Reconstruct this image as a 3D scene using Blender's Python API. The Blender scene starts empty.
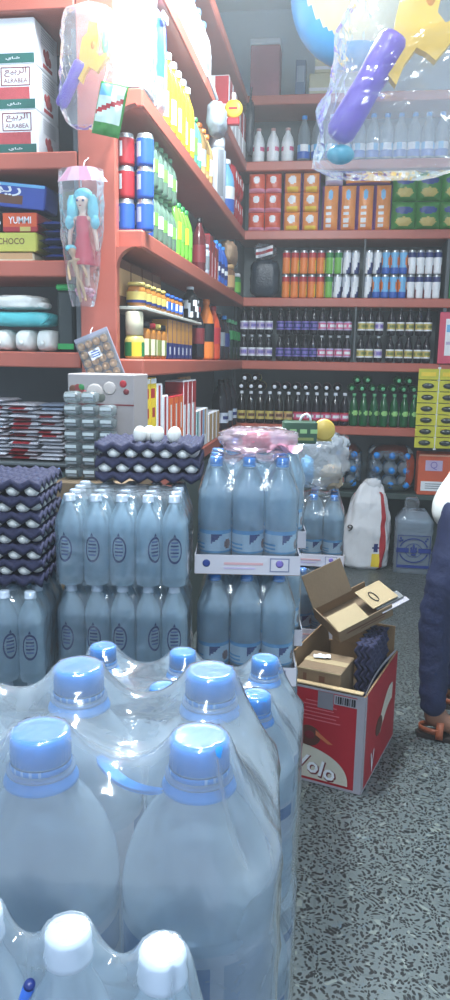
import bpy, bmesh, math, random
import numpy as np
from mathutils import Vector, Matrix, Euler, noise
rnd = random.Random(7)
PI = math.pi
scn = bpy.context.scene
COL = scn.collection

# ------------------------------------------------------------------ camera
FOC, EYE = 750.0, 1.45
PITCH, YAW, ROLL = math.radians(10.6), math.radians(8.3), math.radians(1.0)
fw = Vector((-math.sin(YAW)*math.cos(PITCH), math.cos(YAW)*math.cos(PITCH), -math.sin(PITCH)))
rt0 = Vector((math.cos(YAW), math.sin(YAW), 0)); up0 = rt0.cross(fw)
rt = rt0*math.cos(ROLL)+up0*math.sin(ROLL); up = up0*math.cos(ROLL)-rt0*math.sin(ROLL)
CAM = Vector((0, 0, EYE))
def ray(x, y): return fw+rt*((x-225)/FOC)+up*((500-y)/FOC)
def aY(x, y, Y): r = ray(x, y); return CAM+r*(Y/r.y)
def aX(x, y, X): r = ray(x, y); return CAM+r*(X/r.x)
def aZ(x, y, Z): r = ray(x, y); return CAM+r*((Z-EYE)/r.z)
def aD(x, y, d): return CAM+ray(x, y)*d
cd = bpy.data.cameras.new('camera'); cam = bpy.data.objects.new('camera', cd); COL.objects.link(cam)
cd.sensor_fit = 'VERTICAL'; cd.sensor_height = 36.0; cd.lens = 36.0*FOC/1000; cd.clip_start = 0.02
cam.matrix_world = Matrix(((rt.x, up.x, -fw.x, 0), (rt.y, up.y, -fw.y, 0), (rt.z, up.z, -fw.z, EYE), (0, 0, 0, 1)))
scn.camera = cam

# ------------------------------------------------------------------ materials
def srgb(c):
    return tuple((v/12.92 if v <= .04045 else ((v+.055)/1.055)**2.4) for v in (x/255 for x in c))+(1,)
def newmat(name):
    m = bpy.data.materials.new(name); m.use_nodes = True
    nt = m.node_tree; nt.nodes.clear()
    out = nt.nodes.new('ShaderNodeOutputMaterial')
    return m, nt, out
def N(nt, t, **kw):
    n = nt.nodes.new('ShaderNode'+t)
    for k, v in kw.items():
        if k in n.inputs: n.inputs[k].default_value = v
        else: setattr(n, k, v)
    return n
MATS = {}
def pm(name, col, rough=.5, var=.10, scale=18, bump=0., metal=0., spec=.5, coat=0., bscale=None, sub=0.):
    """painted / printed / plastic surface with slight procedural variation"""
    if name in MATS: return MATS[name]
    m, nt, out = newmat(name); L = nt.links.new
    b = N(nt, 'BsdfPrincipled'); c = srgb(col)
    tc = N(nt, 'TexCoord'); nz = N(nt, 'TexNoise', Scale=scale, Detail=3.0); L(tc.outputs['Object'], nz.inputs['Vector'])
    mx = N(nt, 'MixRGB', blend_type='MIX')
    mx.inputs[1].default_value = tuple(v*(1-var) for v in c[:3])+(1,); mx.inputs[2].default_value = tuple(min(1, v*(1+var)) for v in c[:3])+(1,)
    L(nz.outputs['Fac'], mx.inputs[0]); L(mx.outputs[0], b.inputs['Base Color'])
    b.inputs['Roughness'].default_value = rough; b.inputs['Metallic'].default_value = metal
    b.inputs['Specular IOR Level'].default_value = spec; b.inputs['Coat Weight'].default_value = coat
    if bump:
        n2 = N(nt, 'TexNoise', Scale=bscale or scale*3, Detail=4.0); L(tc.outputs['Object'], n2.inputs['Vector'])
        bp = N(nt, 'Bump', Strength=bump, Distance=.01); L(n2.outputs['Fac'], bp.inputs['Height']); L(bp.outputs[0], b.inputs['Normal'])
    L(b.outputs[0], out.inputs[0]); MATS[name] = m; return m
def clear(name, tint, solid, body, rough=.12, edge=.5, bump=0., bscale=60, gloss=.6, stretch=(1, 1, 1)):
    """see-through plastic: mix of transparency, a milky body and a glossy coat, denser where seen edge-on"""
    if name in MATS: return MATS[name]
    m, nt, out = newmat(name); L = nt.links.new
    tr = N(nt, 'BsdfTransparent'); tr.inputs[0].default_value = srgb(tint)
    df = N(nt, 'BsdfDiffuse'); df.inputs[0].default_value = srgb(body); tl = N(nt, 'BsdfTranslucent'); tl.inputs[0].default_value = srgb(body)
    pr = N(nt, 'MixShader'); pr.inputs[0].default_value = .5; L(df.outputs[0], pr.inputs[1]); L(tl.outputs[0], pr.inputs[2])
    gl = N(nt, 'BsdfGlossy', Roughness=rough); gl.inputs[0].default_value = (1, 1, 1, 1)
    lw = N(nt, 'LayerWeight', Blend=.35)
    mp = N(nt, 'MapRange'); mp.inputs['To Min'].default_value = solid; mp.inputs['To Max'].default_value = min(1, solid+edge)
    L(lw.outputs['Facing'], mp.inputs['Value'])
    m1 = N(nt, 'MixShader'); L(mp.outputs[0], m1.inputs[0]); L(tr.outputs[0], m1.inputs[1]); L(pr.outputs[0], m1.inputs[2])
    fr = N(nt, 'Fresnel', IOR=1.45); ml = N(nt, 'Math', operation='MULTIPLY'); ml.inputs[1].default_value = gloss*2
    L(fr.outputs[0], ml.inputs[0])
    m2 = N(nt, 'MixShader'); L(ml.outputs[0], m2.inputs[0]); L(m1.outputs[0], m2.inputs[1]); L(gl.outputs[0], m2.inputs[2])
    if bump:
        tc = N(nt, 'TexCoord'); mpg = N(nt, 'Mapping'); mpg.inputs['Scale'].default_value = stretch
        L(tc.outputs['Object'], mpg.inputs[0])
        n2 = N(nt, 'TexNoise', Scale=bscale, Detail=3.0, Distortion=.8); L(mpg.outputs[0], n2.inputs['Vector'])
        bp = N(nt, 'Bump', Strength=bump, Distance=.01); L(n2.outputs['Fac'], bp.inputs['Height'])
        for t in (df, tl, gl, fr, lw): L(bp.outputs[0], t.inputs['Normal'])
    L(m2.outputs[0], out.inputs[0]); MATS[name] = m; return m

# ------------------------------------------------------------------ mesh builder
_text = {}
def text_geo(s, bold=0.):
    k = (s, bold)
    if k not in _text:
        cu = bpy.data.curves.new('lettering', 'FONT'); cu.body = s; cu.align_x = 'CENTER'; cu.align_y = 'CENTER'
        cu.size = 1; cu.resolution_u = 2; cu.offset = bold
        o = bpy.data.objects.new('lettering', cu); COL.objects.link(o)
        dg = bpy.context.evaluated_depsgraph_get(); me = bpy.data.meshes.new_from_object(o.evaluated_get(dg))
        vs = [v.co.copy() for v in me.vertices]; fs = [tuple(p.vertices) for p in me.polygons]
        bpy.data.objects.remove(o); bpy.data.curves.remove(cu); bpy.data.meshes.remove(me)
        xs = [v.x for v in vs] or [0]; ys = [v.y for v in vs] or [0]
        cx, cy = (max(xs)+min(xs))/2, (max(ys)+min(ys))/2; w = max(1e-6, max(xs)-min(xs)); h = max(1e-6, max(ys)-min(ys))
        _text[k] = ([((v.x-cx), (v.y-cy)) for v in vs], fs, w, h)
    return _text[k]

class M:
    def __init__(s): s.v = []; s.f = []; s.m = []; s.sm = []; s.mats = []
    def mi(s, mat):
        if mat not in s.mats: s.mats.append(mat)
        return s.mats.index(mat)
    def add(s, vs, fs, mat, smooth=False, X=None):
        o = len(s.v)
        if X is not None: vs = [X @ Vector(v) for v in vs]
        s.v += [tuple(v) for v in vs]
        if isinstance(mat, (list, tuple)): ids = [s.mi(m) for m in mat]
        else: ids = [s.mi(mat)]*len(fs)
        for f, i in zip(fs, ids): s.f.append(tuple(o+k for k in f)); s.m.append(i); s.sm.append(smooth)
        return s
    def box(s, c, d, mat, b=0., X=None, smooth=False, seg=1):
        bm = bmesh.new(); bmesh.ops.create_cube(bm, size=1)
        for v in bm.verts: v.co = Vector((v.co.x*d[0], v.co.y*d[1], v.co.z*d[2]))
        if b: bmesh.ops.bevel(bm, geom=bm.edges[:], offset=b, segments=seg, affect='EDGES', profile=.5)
        for v in bm.verts: v.co += Vector(c)
        bm.verts.index_update()
        s.add([v.co.copy() for v in bm.verts], [[v.index for v in f.verts] for f in bm.faces], mat, smooth, X); bm.free(); return s
    def lathe(s, prof, n, mat, X=None, smooth=True, rib=None, capb=True, capt=True, paint=None):
        """prof: list of (r,z); paint(u, z) -> material"""
        vs = []; fs = []; ms = []
        for k, (r, z) in enumerate(prof):
            for i in range(n):
                a = 2*PI*i/n; rr = r*(1+(rib(k, i) if rib else 0)); vs.append((rr*math.cos(a), rr*math.sin(a), z))
        for k in range(len(prof)-1):
            for i in range(n):
                j = (i+1) % n
                fs.append((k*n+i, k*n+j, (k+1)*n+j, (k+1)*n+i)); ms.append(paint((i+.5)/n, (prof[k][1]+prof[k+1][1])/2) if paint else mat)
        if capb and prof[0][0] > 1e-5: fs.append(tuple(range(n-1, -1, -1))); ms.append(mat)
        if capt and prof[-1][0] > 1e-5: fs.append(tuple((len(prof)-1)*n+i for i in range(n))); ms.append(mat)
        return s.add(vs, fs, ms, smooth, X)
    def cyl(s, p0, p1, r0, r1, mat, n=12, smooth=True):
        p0, p1 = Vector(p0), Vector(p1); d = p1-p0; q = d.to_track_quat('Z', 'Y').to_matrix().to_4x4(); q.translation = p0
        return s.lathe([(r0, 0), (r1, d.length)], n, mat, q, smooth)
    def tube(s, pts, r, mat, n=8, closed=False):
        pts = [Vector(p) for p in pts]; vs = []; fs = []; K = len(pts)
        rs = r if isinstance(r, (list, tuple)) else [r]*K
        nrm = Vector((0, 0, 1))
        for k, p in enumerate(pts):
            t = (pts[(k+1) % K]-pts[k-1]) if closed else (pts[min(k+1, K-1)]-pts[max(k-1, 0)])
            t.normalize(); 
            if abs(t.dot(nrm)) > .95: nrm = Vector((1, 0, 0))
            a = t.cross(nrm).normalized(); b = a.cross(t); nrm = b
            for i in range(n): q = 2*PI*i/n; vs.append(p+(a*math.cos(q)+b*math.sin(q))*rs[k])
        for k in range(K if closed else K-1):
            for i in range(n):
                j = (i+1) % n; k2 = (k+1) % K; fs.append((k*n+i, k*n+j, k2*n+j, k2*n+i))
        if not closed: fs.append(tuple(range(n-1, -1, -1))); fs.append(tuple((K-1)*n+i for i in range(n)))
        return s.add(vs, fs, mat, True)
    def ell(s, c, d, mat, n=14, m=9, X=None, fn=None):
        """ellipsoid"""
        vs = []; fs = []
        for k in range(m+1):
            t = PI*k/m
            for i in range(n):
                a = 2*PI*i/n; p = Vector((math.sin(t)*math.cos(a), math.sin(t)*math.sin(a), -math.cos(t)))
                g = fn(p) if fn else 1
                vs.append((c[0]+p.x*d[0]*g, c[1]+p.y*d[1]*g, c[2]+p.z*d[2]*g))
        for k in range(m):
            for i in range(n):
                j = (i+1) % n; fs.append((k*n+i, k*n+j, (k+1)*n+j, (k+1)*n+i))
        return s.add(vs, fs, mat, True, X)
    def grid(s, fn, nu, nv, mat, paint=None, smooth=True, X=None, closeu=False, flip=False):
        """fn(u,v)->point, u,v in 0..1"""
        vs = [fn(i/nu, j/nv) for j in range(nv+1) for i in range(nu+1)]; fs = []; ms = []
        w = nu+1
        for j in range(nv):
            for i in range(nu):
                q = (j*w+i, j*w+i+1, (j+1)*w+i+1, (j+1)*w+i); fs.append(q[::-1] if flip else q)
                ms.append(paint((i+.5)/nu, (j+.5)/nv) if paint else mat)
        return s.add(vs, fs, ms, smooth, X)
    def prism(s, poly, h, mat, X=None, smooth=False):
        """poly: list of (x,y) ccw, extruded z 0..h"""
        n = len(poly); vs = [(x, y, 0) for x, y in poly]+[(x, y, h) for x, y in poly]
        fs = [tuple(range(n-1, -1, -1)), tuple(range(n, 2*n))]+[(i, (i+1) % n, n+(i+1) % n, n+i) for i in range(n)]
        return s.add(vs, fs, mat, smooth, X)
    def text(s, t, X, w, h, mat, bold=0., bend=None):
        """flat lettering fitted in w x h, in the X frame's xy plane"""
        vs, fs, tw, th = text_geo(t, bold); kx, ky = w/tw, h/th
        pts = [(x*kx, y*ky, 0) for x, y in vs]
        if bend: pts = [bend(p) for p in pts]
        return s.add(pts, fs, mat, False, X)
    def build(s, name, parent=None, loc=None, rot=None):
        me = bpy.data.meshes.new(name); me.from_pydata(s.v, [], s.f)
        for m in s.mats: me.materials.append(m)
        me.polygons.foreach_set('material_index', s.m); me.polygons.foreach_set('use_smooth', s.sm); me.update()
        o = bpy.data.objects.new(name, me); COL.objects.link(o)
        if parent: o.parent = parent
        if loc is not None: o.location = loc
        if rot is not None: o.rotation_euler = rot
        return o
def smooth_by_angle(o, a=40):
    bm = bmesh.new(); bm.from_mesh(o.data)
    for e in bm.edges:
        if len(e.link_faces) == 2 and e.calc_face_angle(0) > math.radians(a): e.smooth = False
    bm.to_mesh(o.data); bm.free(); return o
def tag(o, label, cat, group=None, kind=None):
    o['label'] = label; o['category'] = cat
    if group: o['group'] = group
    if kind: o['kind'] = kind
    return o
def thing(name, label, cat, loc=(0, 0, 0), rot=(0, 0, 0), group=None):
    o = bpy.data.objects.new(name, None); o.empty_display_size = .05; COL.objects.link(o)
    o.location = loc; o.rotation_euler = rot; return tag(o, label, cat, group)
def struct(o): o['kind'] = 'structure'; return o
KIDS = {}
def kids(o): return [c for c in o.children]
def dup(o, loc=None, rot=None, label=None, group=None, parent=None):
    """copy of a thing with copies of its parts and sub-parts"""
    c = o.copy(); COL.objects.link(c)
    if parent: c.parent = parent
    if loc is not None: c.location = loc
    if rot is not None: c.rotation_euler = rot
    if label: c['label'] = label
    if group: c['group'] = group
    for ch in list(o.children): dup(ch, parent=c)
    return c
ORD = ['first', 'second', 'third', 'fourth', 'fifth', 'sixth', 'seventh', 'eighth', 'ninth', 'tenth', 'eleventh', 'twelfth', 'thirteenth',
       'fourteenth', 'fifteenth', 'sixteenth', 'seventeenth', 'eighteenth', 'nineteenth', 'twentieth', 'twenty-first', 'twenty-second', 'twenty-third', 'twenty-fourth', 'twenty-fifth', 'twenty-sixth']
def FX(p, face='-y', rot=0.):
    """frame at p whose xy plane looks out along face (x right, y up when seen from outside)"""
    n = {'-y': Vector((0, -1, 0)), '+x': Vector((1, 0, 0)), '-x': Vector((-1, 0, 0)), '+y': Vector((0, 1, 0)), '+z': Vector((0, 0, 1))}[face]
    yv = Vector((0, 0, 1)) if face != '+z' else Vector((0, 1, 0)); xv = yv.cross(n)
    m = Matrix(((xv.x, yv.x, n.x, 0), (xv.y, yv.y, n.y, 0), (xv.z, yv.z, n.z, 0), (0, 0, 0, 1)))
    m = m @ Matrix.Rotation(rot, 4, 'Z'); m.translation = Vector(p); return m

# common colours
SHELF = pm('shelf_red_paint', (178, 94, 78), .38, .12, 9, .06)
BLACK = pm('black_plastic', (20, 20, 24), .35)
WHITE = pm('white_print', (228, 230, 234), .4, .04)
WHITECAP = pm('white_cap_plastic', (222, 226, 236), .35, .03)
BLUECAP = pm('blue_cap_plastic', (40, 140, 222), .35, .05)
BLUECAPD = pm('pale_blue_notch', (150, 190, 232), .4, .03)
RED = pm('red_print', (170, 34, 44), .4); GREEN = pm('green_print', (34, 120, 62), .4); YELLOW = pm('yellow_print', (232, 200, 50), .4)
NAVY = pm('navy_print', (26, 42, 104), .4); BLUE = pm('blue_print', (44, 92, 180), .4); ORANGE = pm('orange_print', (225, 122, 44), .4)
PURPLE = pm('purple_print', (92, 52, 130), .4); SKY = pm('sky_blue_print', (110, 176, 220), .4); PINK = pm('pink_print', (226, 150, 176), .4)
TAN = pm('tan_print', (196, 158, 112), .5); BROWN = pm('brown_print', (96, 56, 38), .5); GREY = pm('grey_print', (128, 134, 140), .5)
CARD = pm('brown_cardboard', (126, 104, 80), .75, .1, 30, .08); CARDL = pm('pale_cardboard', (166, 146, 112), .75, .08, 30, .05)
PET = clear('clear_bottle_plastic', (244, 249, 252), .34, (220, 236, 248), .1, .55, 0, gloss=.45)
FILM = clear('clear_film', (244, 249, 252), .07, (222, 234, 244), .14, .32, .35, 22, gloss=.7)
BAG = clear('clear_bag', (240, 244, 248), .05, (214, 224, 232), .1, .35, .6, 26, gloss=.8)
# ------------------------------------------------------------------ room shell
YB, XL, YP = 5.5, -.69, 2.62          # faces of the back unit, side unit, unit by the pillar
XW, XR, YW, ZC = -1.75, 1.7, 5.98, 3.95
def floor_mat():
    m, nt, out = newmat('terrazzo'); L = nt.links.new
    tc = N(nt, 'TexCoord'); b = N(nt, 'BsdfPrincipled', Roughness=.42)
    nz = N(nt, 'TexNoise', Scale=14.0, Detail=2.0); L(tc.outputs['Object'], nz.inputs['Vector'])
    ds = N(nt, 'MixRGB', blend_type='LINEAR_LIGHT'); ds.inputs[0].default_value = .035; L(tc.outputs['Object'], ds.inputs[1]); L(nz.outputs['Color'], ds.inputs[2])
    v = N(nt, 'TexVoronoi', Scale=92.0); v.inputs['Randomness'].default_value = 1.0; L(ds.outputs[0], v.inputs['Vector'])
    cr = N(nt, 'ValToRGB'); e = cr.color_ramp.elements; e[0].position = .36; e[0].color = srgb((24, 27, 29)); e[1].position = .52; e[1].color = srgb((98, 106, 106))
    L(v.outputs['Distance'], cr.inputs[0])
    sp = N(nt, 'SeparateColor'); L(v.outputs['Color'], sp.inputs[0])
    cr2 = N(nt, 'ValToRGB'); cr2.color_ramp.interpolation = 'CONSTANT'; e = cr2.color_ramp.elements
    e[0].color = (.0, .0, .0, 1); e[1].position = .965; e[1].color = (1, 1, 1, 1); L(sp.outputs[0], cr2.inputs[0])
    mx = N(nt, 'MixRGB'); L(cr2.outputs[0], mx.inputs[0]); L(cr.outputs[0], mx.inputs[1]); mx.inputs[2].default_value = srgb((120, 128, 122))
    br = N(nt, 'TexBrick'); br.offset = 0; br.inputs['Scale'].default_value = 1; br.inputs['Brick Width'].default_value = .4; br.inputs['Row Height'].default_value = .4
    br.inputs['Mortar Size'].default_value = .004; br.inputs['Color1'].default_value = (1, 1, 1, 1); br.inputs['Color2'].default_value = (.9, .9, .9, 1); br.inputs['Mortar'].default_value = (.8, .8, .8, 1)
    L(tc.outputs['Object'], br.inputs['Vector'])
    mu = N(nt, 'MixRGB', blend_type='MULTIPLY'); mu.inputs[0].default_value = 1; L(mx.outputs[0], mu.inputs[1]); L(br.outputs[0], mu.inputs[2])
    L(mu.outputs[0], b.inputs['Base Color']); L(b.outputs[0], out.inputs[0]); return m
WALL = pm('painted_plaster', (192, 206, 214), .7, .08, 4, .1)
CEIL = pm('ceiling_plaster', (222, 228, 232), .8, .05, 4, .05)
struct(M().box(((XW+XR)/2, 2.2, -.05), (XR-XW, 7.6, .1), floor_mat()).build('floor'))
struct(M().box(((XW+XR)/2, 2.2, ZC+.05), (XR-XW, 7.6, .1), CEIL).build('ceiling'))
struct(M().box((XW-.05, 2.2, ZC/2), (.1, 7.6, ZC), WALL).build('wall_left'))
struct(M().box((XR+.05, 2.2, ZC/2), (.1, 7.6, ZC), WALL).build('wall_right'))
struct(M().box(((XW+XR)/2, YW+.05, ZC/2), (XR-XW, .1, ZC), WALL).build('wall_back'))

# ------------------------------------------------------------------ shelving
BK = pm('shelf_back_grey', (112, 122, 124), .6, .08, 6)
DKP = pm('dark_green_panel', (62, 76, 74), .5, .08, 6)
UND = pm('shelf_inner_grey', (84, 90, 94), .6, .08, 6)
ZB = [aY(340, y, YB).z for y in (430.5, 366.5, 302.5, 234.5, 164.5, 97.5)]   # centre heights of the shelf boards
TH = .062
ZT = [z+TH/2+.0012 for z in ZB]
ZS = .51                                                                      # low shelf of the back unit
DB = .38                                                                      # shelf depth
# back unit
bu = thing('shelving_unit', 'long red-edged shelving unit across the back wall full of drinks', 'shelving', (0, 0, 0))
XB0, XB1 = XL-.076, 1.45
def board(nm, c, d, par):
    m = M(); m.box(c, d, SHELF, .006); return m.build(nm, par)
for z in ZB: board('shelf_board', ((XB0+XB1)/2, YB+DB/2, z), (XB1-XB0, DB, TH), bu)
M().box(((XB0+XB1)/2, YB+DB/2, ZS-.02), (XB1-XB0, DB, .04), DKP, .004).build('low_shelf', bu)['label'] = 'dark grey low shelf'
M().box(((XB0+XB1)/2, YB+DB+.015, 1.7), (XB1-XB0, .03, 3.2), BK).build('back_panel', bu)
M().box((.712, YB+DB/2, (ZB[0]+ZB[3])/2), (.024, DB-.02, ZB[3]-ZB[0]), UND).build('upright', bu); M().box((1.40, YB+DB/2, (ZB[0]+ZB[5])/2), (.03, DB-.02, ZB[5]-ZB[0]), UND).build('upright', bu)
M().box((XB0+.012, YB+DB/2+.01, 1.75), (.024, DB-.02, 3.1), UND).build('upright', bu)
for i, px in ((0, 355), (1, 355), (2, 361), (3, 361)):
    z0 = ZT[i]; z1 = ZB[i+1]-TH/2
    if i in (1, 2): M().box((aY(px, 330, YB).x, YB+.012, (z0+z1)/2), (.012, .02, z1-z0), UND).build('divider', bu)
M().box(((XB0+XB1)/2, YB+DB-.02, ZS/2-.02), (XB1-XB0, .03, ZS-.04), DKP).build('plinth', bu)
# side unit along the left of the aisle
XPL = aY(79, 230, YP).x
DS = XL-XPL-.004
su = thing('shelving_unit', 'red-edged side shelving running along the left of the aisle to the corner', 'shelving', (0, 0, 0))
for i, z in enumerate(ZB):
    y0, y1 = YP+.041, YB-.004
    board('shelf_board', (XL-DS/2, (y0+y1)/2, z), (DS-.004, y1-y0, TH), su)
M().box((XL-DS+.008, (YP+YB)/2, 1.6), (.016, YB-YP-.1, 3.1), UND).build('back_panel', su)
XPR = aY(116, 230, YP).x
M().box(((XPL+XPR)/2, YP+.02, 1.6), (XPR-XPL, .04, 3.2), SHELF, .004).build('end_panel', su)
R = .07                                        # rounded brackets between the end panel and the overhanging board ends
for z in (ZB[2], ZB[3]):
    pl = [(0, 0), (0, -R)]+[(R-R*math.cos(a), -R+R*math.sin(a)) for a in [k*PI/16 for k in range(1, 9)]]
    X = Matrix(((1, 0, 0, XPR), (0, 0, 1, YP+.002), (0, 1, 0, z-TH/2), (0, 0, 0, 1)))
    M().prism(pl, .036, SHELF, X).build('corner_bracket', su)
for i in (0,):
    M().box((XL-.03, (YP+YB)/2, ZB[0]/2-.02), (.04, YB-YP-.02, ZB[0]-TH), DKP).build('lower_panel', su)
# unit facing the shop left of the pillar
lu = thing('shelving_unit', 'red shelving left of the pillar stacked with tea boxes, biscuits and sugar', 'shelving', (0, 0, 0))
ZL = [aY(30, y, YP).z for y in (464.5, 359.5, 268.5, 160.5, 1)]
XLa = -1.6
for k, z in enumerate(ZL):
    t = .014 if k == 0 else .055
    m = M().box(((XLa+XPL)/2-.002, YP+.19, z), (XPL-XLa-.004, .38, t), UND if k == 0 else SHELF, .004); m.build('shelf_board', lu)
M().box(((XLa+XPL)/2, YP+.40, 1.6), (XPL-XLa, .03, 3.2), UND).build('back_panel', lu)
M().box((XPL-.012, YP+.2, 1.85), (.02, .36, 1.35), UND).build('upright', lu)
M().box(((XLa+XPL)/2, YP+.02, ZL[0]/2-.01), (XPL-XLa-.004, .03, ZL[0]-.03), DKP).build('lower_panel', lu)
ZLT = [z+.0287 for z in ZL]; ZLT[0] = ZL[0]+.0082; ZS += .0012
# ------------------------------------------------------------------ goods on the back unit
def xb(px, Y=YB+.05): return aY(px, 330, Y).x
def small_bottle(name, label, cat, r, h, body, capm, labm, labp=None, n=14, cap_r=.42, lab=(.18, .50)):
    """shelf bottle: body > nothing; cap and wrap-around label as parts"""
    t = thing(name, label, cat)
    p = [(0, .004), (r*.7, 0), (r*.96, .006), (r, .016), (r, h*.5), (r*.97, h*.54), (r*.98, h*.6), (r*.82, h*.72), (r*.5, h*.83), (r*.36, h*.89), (r*.36, h*.93)]
    M().lathe(p, n, body).build('bottle_body', t)
    q = r*cap_r
    M().lathe([(q, h*.915), (q*1.03, h*.925), (q, h*.99), (q*.86, h)], 12, capm).build('cap', t)
    a, b = h*lab[0], h*lab[1]
    def paint(u, z):
        f = (z-a)/(b-a); k = (u*3) % 1
        return labp(k, f) if labp else labm
    M().lathe([(r+.0008, a+(b-a)*i/6) for i in range(7)], 24, labm, capb=False, capt=False, paint=paint).build('label', t)
    return t
DK = pm('dark_juice', (22, 14, 26), .12, .2); DKG = pm('green_soda', (10, 84, 44), .12, .2); DKC = pm('cola_dark', (24, 14, 12), .12, .2)
MILK = pm('white_detergent_bottle', (222, 226, 230), .35, .04)
VIO = pm('violet_print', (120, 104, 176), .4); LIL = pm('lilac_print', (186, 172, 204), .4); ROSE = pm('rose_print', (206, 92, 134), .4); GOLD = pm('gold_print', (196, 176, 96), .4); OLIV = pm('olive_print', (124, 132, 70), .4)
def lp(a, b, c): return lambda k, f: (b if .3 < f < .72 and .1 < k < .86 and (abs(k-.48)+abs(f-.5)*.3) < .36 else (c if f < .16 or f > .86 else a))
protos = {
 'lil': small_bottle('juice_bottle', '', 'bottle', .0284, .186, DK, BLACK, LIL, lp(LIL, VIO, WHITE)),
 'vio': small_bottle('juice_bottle', '', 'bottle', .0284, .186, DK, BLACK, VIO, lp(NAVY, VIO, VIO)),
 'rose': small_bottle('juice_bottle', '', 'bottle', .0284, .186, DK, BLACK, ROSE, lp(ROSE, WHITE, LIL)),
 'gold': small_bottle('juice_bottle', '', 'bottle', .0284, .186, DK, BLACK, GOLD, lp(GOLD, OLIV, WHITE)),
 'lilw': small_bottle('juice_bottle', '', 'bottle', .0284, .186, DK, WHITECAP, LIL, lp(LIL, VIO, WHITE)),
 'rosew': small_bottle('juice_bottle', '', 'bottle', .0284, .186, DK, WHITECAP, ROSE, lp(ROSE, WHITE, LIL)),
 'cgold': small_bottle('soda_bottle', '', 'bottle', .0322, .235, DKC, WHITECAP, GOLD, lp(GOLD, BROWN, GOLD), lab=(.14, .40)),
 'cbrown': small_bottle('soda_bottle', '', 'bottle', .0322, .235, DKC, WHITECAP, TAN, lp(TAN, BROWN, GOLD), lab=(.14, .40)),
 'crose': small_bottle('soda_bottle', '', 'bottle', .0322, .235, DK, WHITECAP, ROSE, lp(ROSE, WHITE, RED), lab=(.14, .40)),
 'green': small_bottle('soda_bottle', '', 'bottle', .0322, .235, DKG, pm('green_cap', (90, 170, 120), .4), DKG, lambda k, f: pm('pale_green_print', (150, 200, 120), .4) if (k-.5)**2+(f-.5)**2 < .12 else DKG, lab=(.3, .52)),
}
used = set()
def put(kind, loc, rot, label, group, src=None):
    src = src or protos
    o = src[kind]
    if kind not in used:
        used.add(kind); o.location = loc; o.rotation_euler = rot; o['label'] = label; o['group'] = group; return o
    return dup(o, loc, rot, label, group)
YF = YB+.045
# juice shelf, two tiers
pxs = [244, 252.3, 260.6, 268.9, 280.4, 288.7, 297, 305.3, 313.6, 322, 330.6, 339.2, 347.7, 361.5, 370, 379, 391, 400, 409.5, 419, 427.5]
kinds = ['lil']*4+['vio']*5+['rose']*4+['gold']*2+['lil']+['gold']*5
lbl = {'lil': 'lilac label', 'vio': 'dark violet label', 'rose': 'rose pink label', 'gold': 'golden yellow label'}
for tier in (0, 1):
    for i, (px, k) in enumerate(zip(pxs, kinds)):
        kk = k+'w' if (tier == 0 and k in ('lil', 'rose')) else k
        put(kk, (xb(px), YF+rnd.uniform(-.004, .004), ZT[1]+tier*.188), (0, 0, rnd.uniform(-.5, .5)),
            'dark juice bottle with %s, %s from the corner in the %s tier' % (lbl[k], ORD[i], ['lower', 'upper'][tier]), 'dark juice bottles on the middle back shelf')
# cardboard sheet between the tiers is the film of each pack: one thin pad
tag(M().box(((xb(239)+xb(352))/2, YF+.03, ZT[1]+.187), (xb(352)-xb(239), .11, .001), FILM).build('pack_film'), 'thin clear film sheet between two tiers of dark bottles beside the corner', 'film sheet')
tag(M().box(((xb(358)+xb(431))/2, YF+.03, ZT[1]+.187), (xb(431)-xb(358), .11, .001), FILM).build('pack_film'), 'thin clear film sheet between two tiers of yellow-labelled dark bottles', 'film sheet')
# soda shelf: standing row, lying rows on top with caps to the aisle
st = [(243, 'cgold'), (250.5, 'cgold'), (260, 'cgold'), (269.5, 'cgold'), (279, 'cbrown'), (288.5, 'cbrown'), (298, 'crose'), (307.5, 'crose'), (317, 'crose'), (327, 'crose'), (336.5, 'crose'), (346, 'crose'),
      (357.5, 'green'), (367.5, 'green'), (378, 'green'), (388, 'green'), (398.5, 'green'), (409, 'green'), (419, 'green')]
sl = {'cgold': 'dark soda bottle with gold label', 'cbrown': 'dark soda bottle with brown label', 'crose': 'pink-labelled dark soda bottle', 'green': 'green soda bottle'}
st = [(243+9.55*i if i < 12 else p_, k_) for i, (p_, k_) in enumerate(st)]
for i, (px, k) in enumerate(st):
    put(k, (xb(px), YF+.006, ZT[0]), (0, 0, rnd.uniform(-.4, .4)), '%s standing %s from the corner, lowest red shelf' % (sl[k], ORD[i]), 'soda bottles standing on the lowest red shelf')
row1 = [243, 253, 262, 276.5, 287, 297.5, 308, 318.5, 329, 340, 354.5, 365, 375.5, 386, 396.5, 407, 417.5]
for i, px in enumerate(row1):
    k = 'cgold' if px < 265 else ('crose' if px < 350 else 'green')
    put(k, (xb(px), YF-.03, ZT[0]+.2355+.0345), (-PI/2, 0, 0) if False else (PI/2, 0, 0), '%s lying %s from the corner in the pile' % ({'cgold': 'dark soda bottle', 'crose': 'dark soda bottle', 'green': 'green soda bottle'}[k], ORD[i]), 'soda bottles lying on the standing ones')
    bpy.context.view_layer.update()
row2 = [246.2, 256.7, 359.7, 370.2, 401.7, 412.2]
for i, px in enumerate(row2):
    k = 'cgold' if px < 265 else 'green'
    put(k, (xb(px), YF-.03, ZT[0]+.2355+.0345+.060), (PI/2, 0, 0), '%s lying topmost, %s from the corner' % ({'cgold': 'dark soda bottle', 'green': 'green soda bottle'}[k], ORD[i]), 'soda bottles lying topmost')
for o in scn.objects:      # lying bottles: cap points to -y, so the base lies deeper in the shelf
    if o.parent is None and o.get('group') in ('soda bottles lying on the standing ones', 'soda bottles lying topmost'): o.location.y = YF+.195
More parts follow.
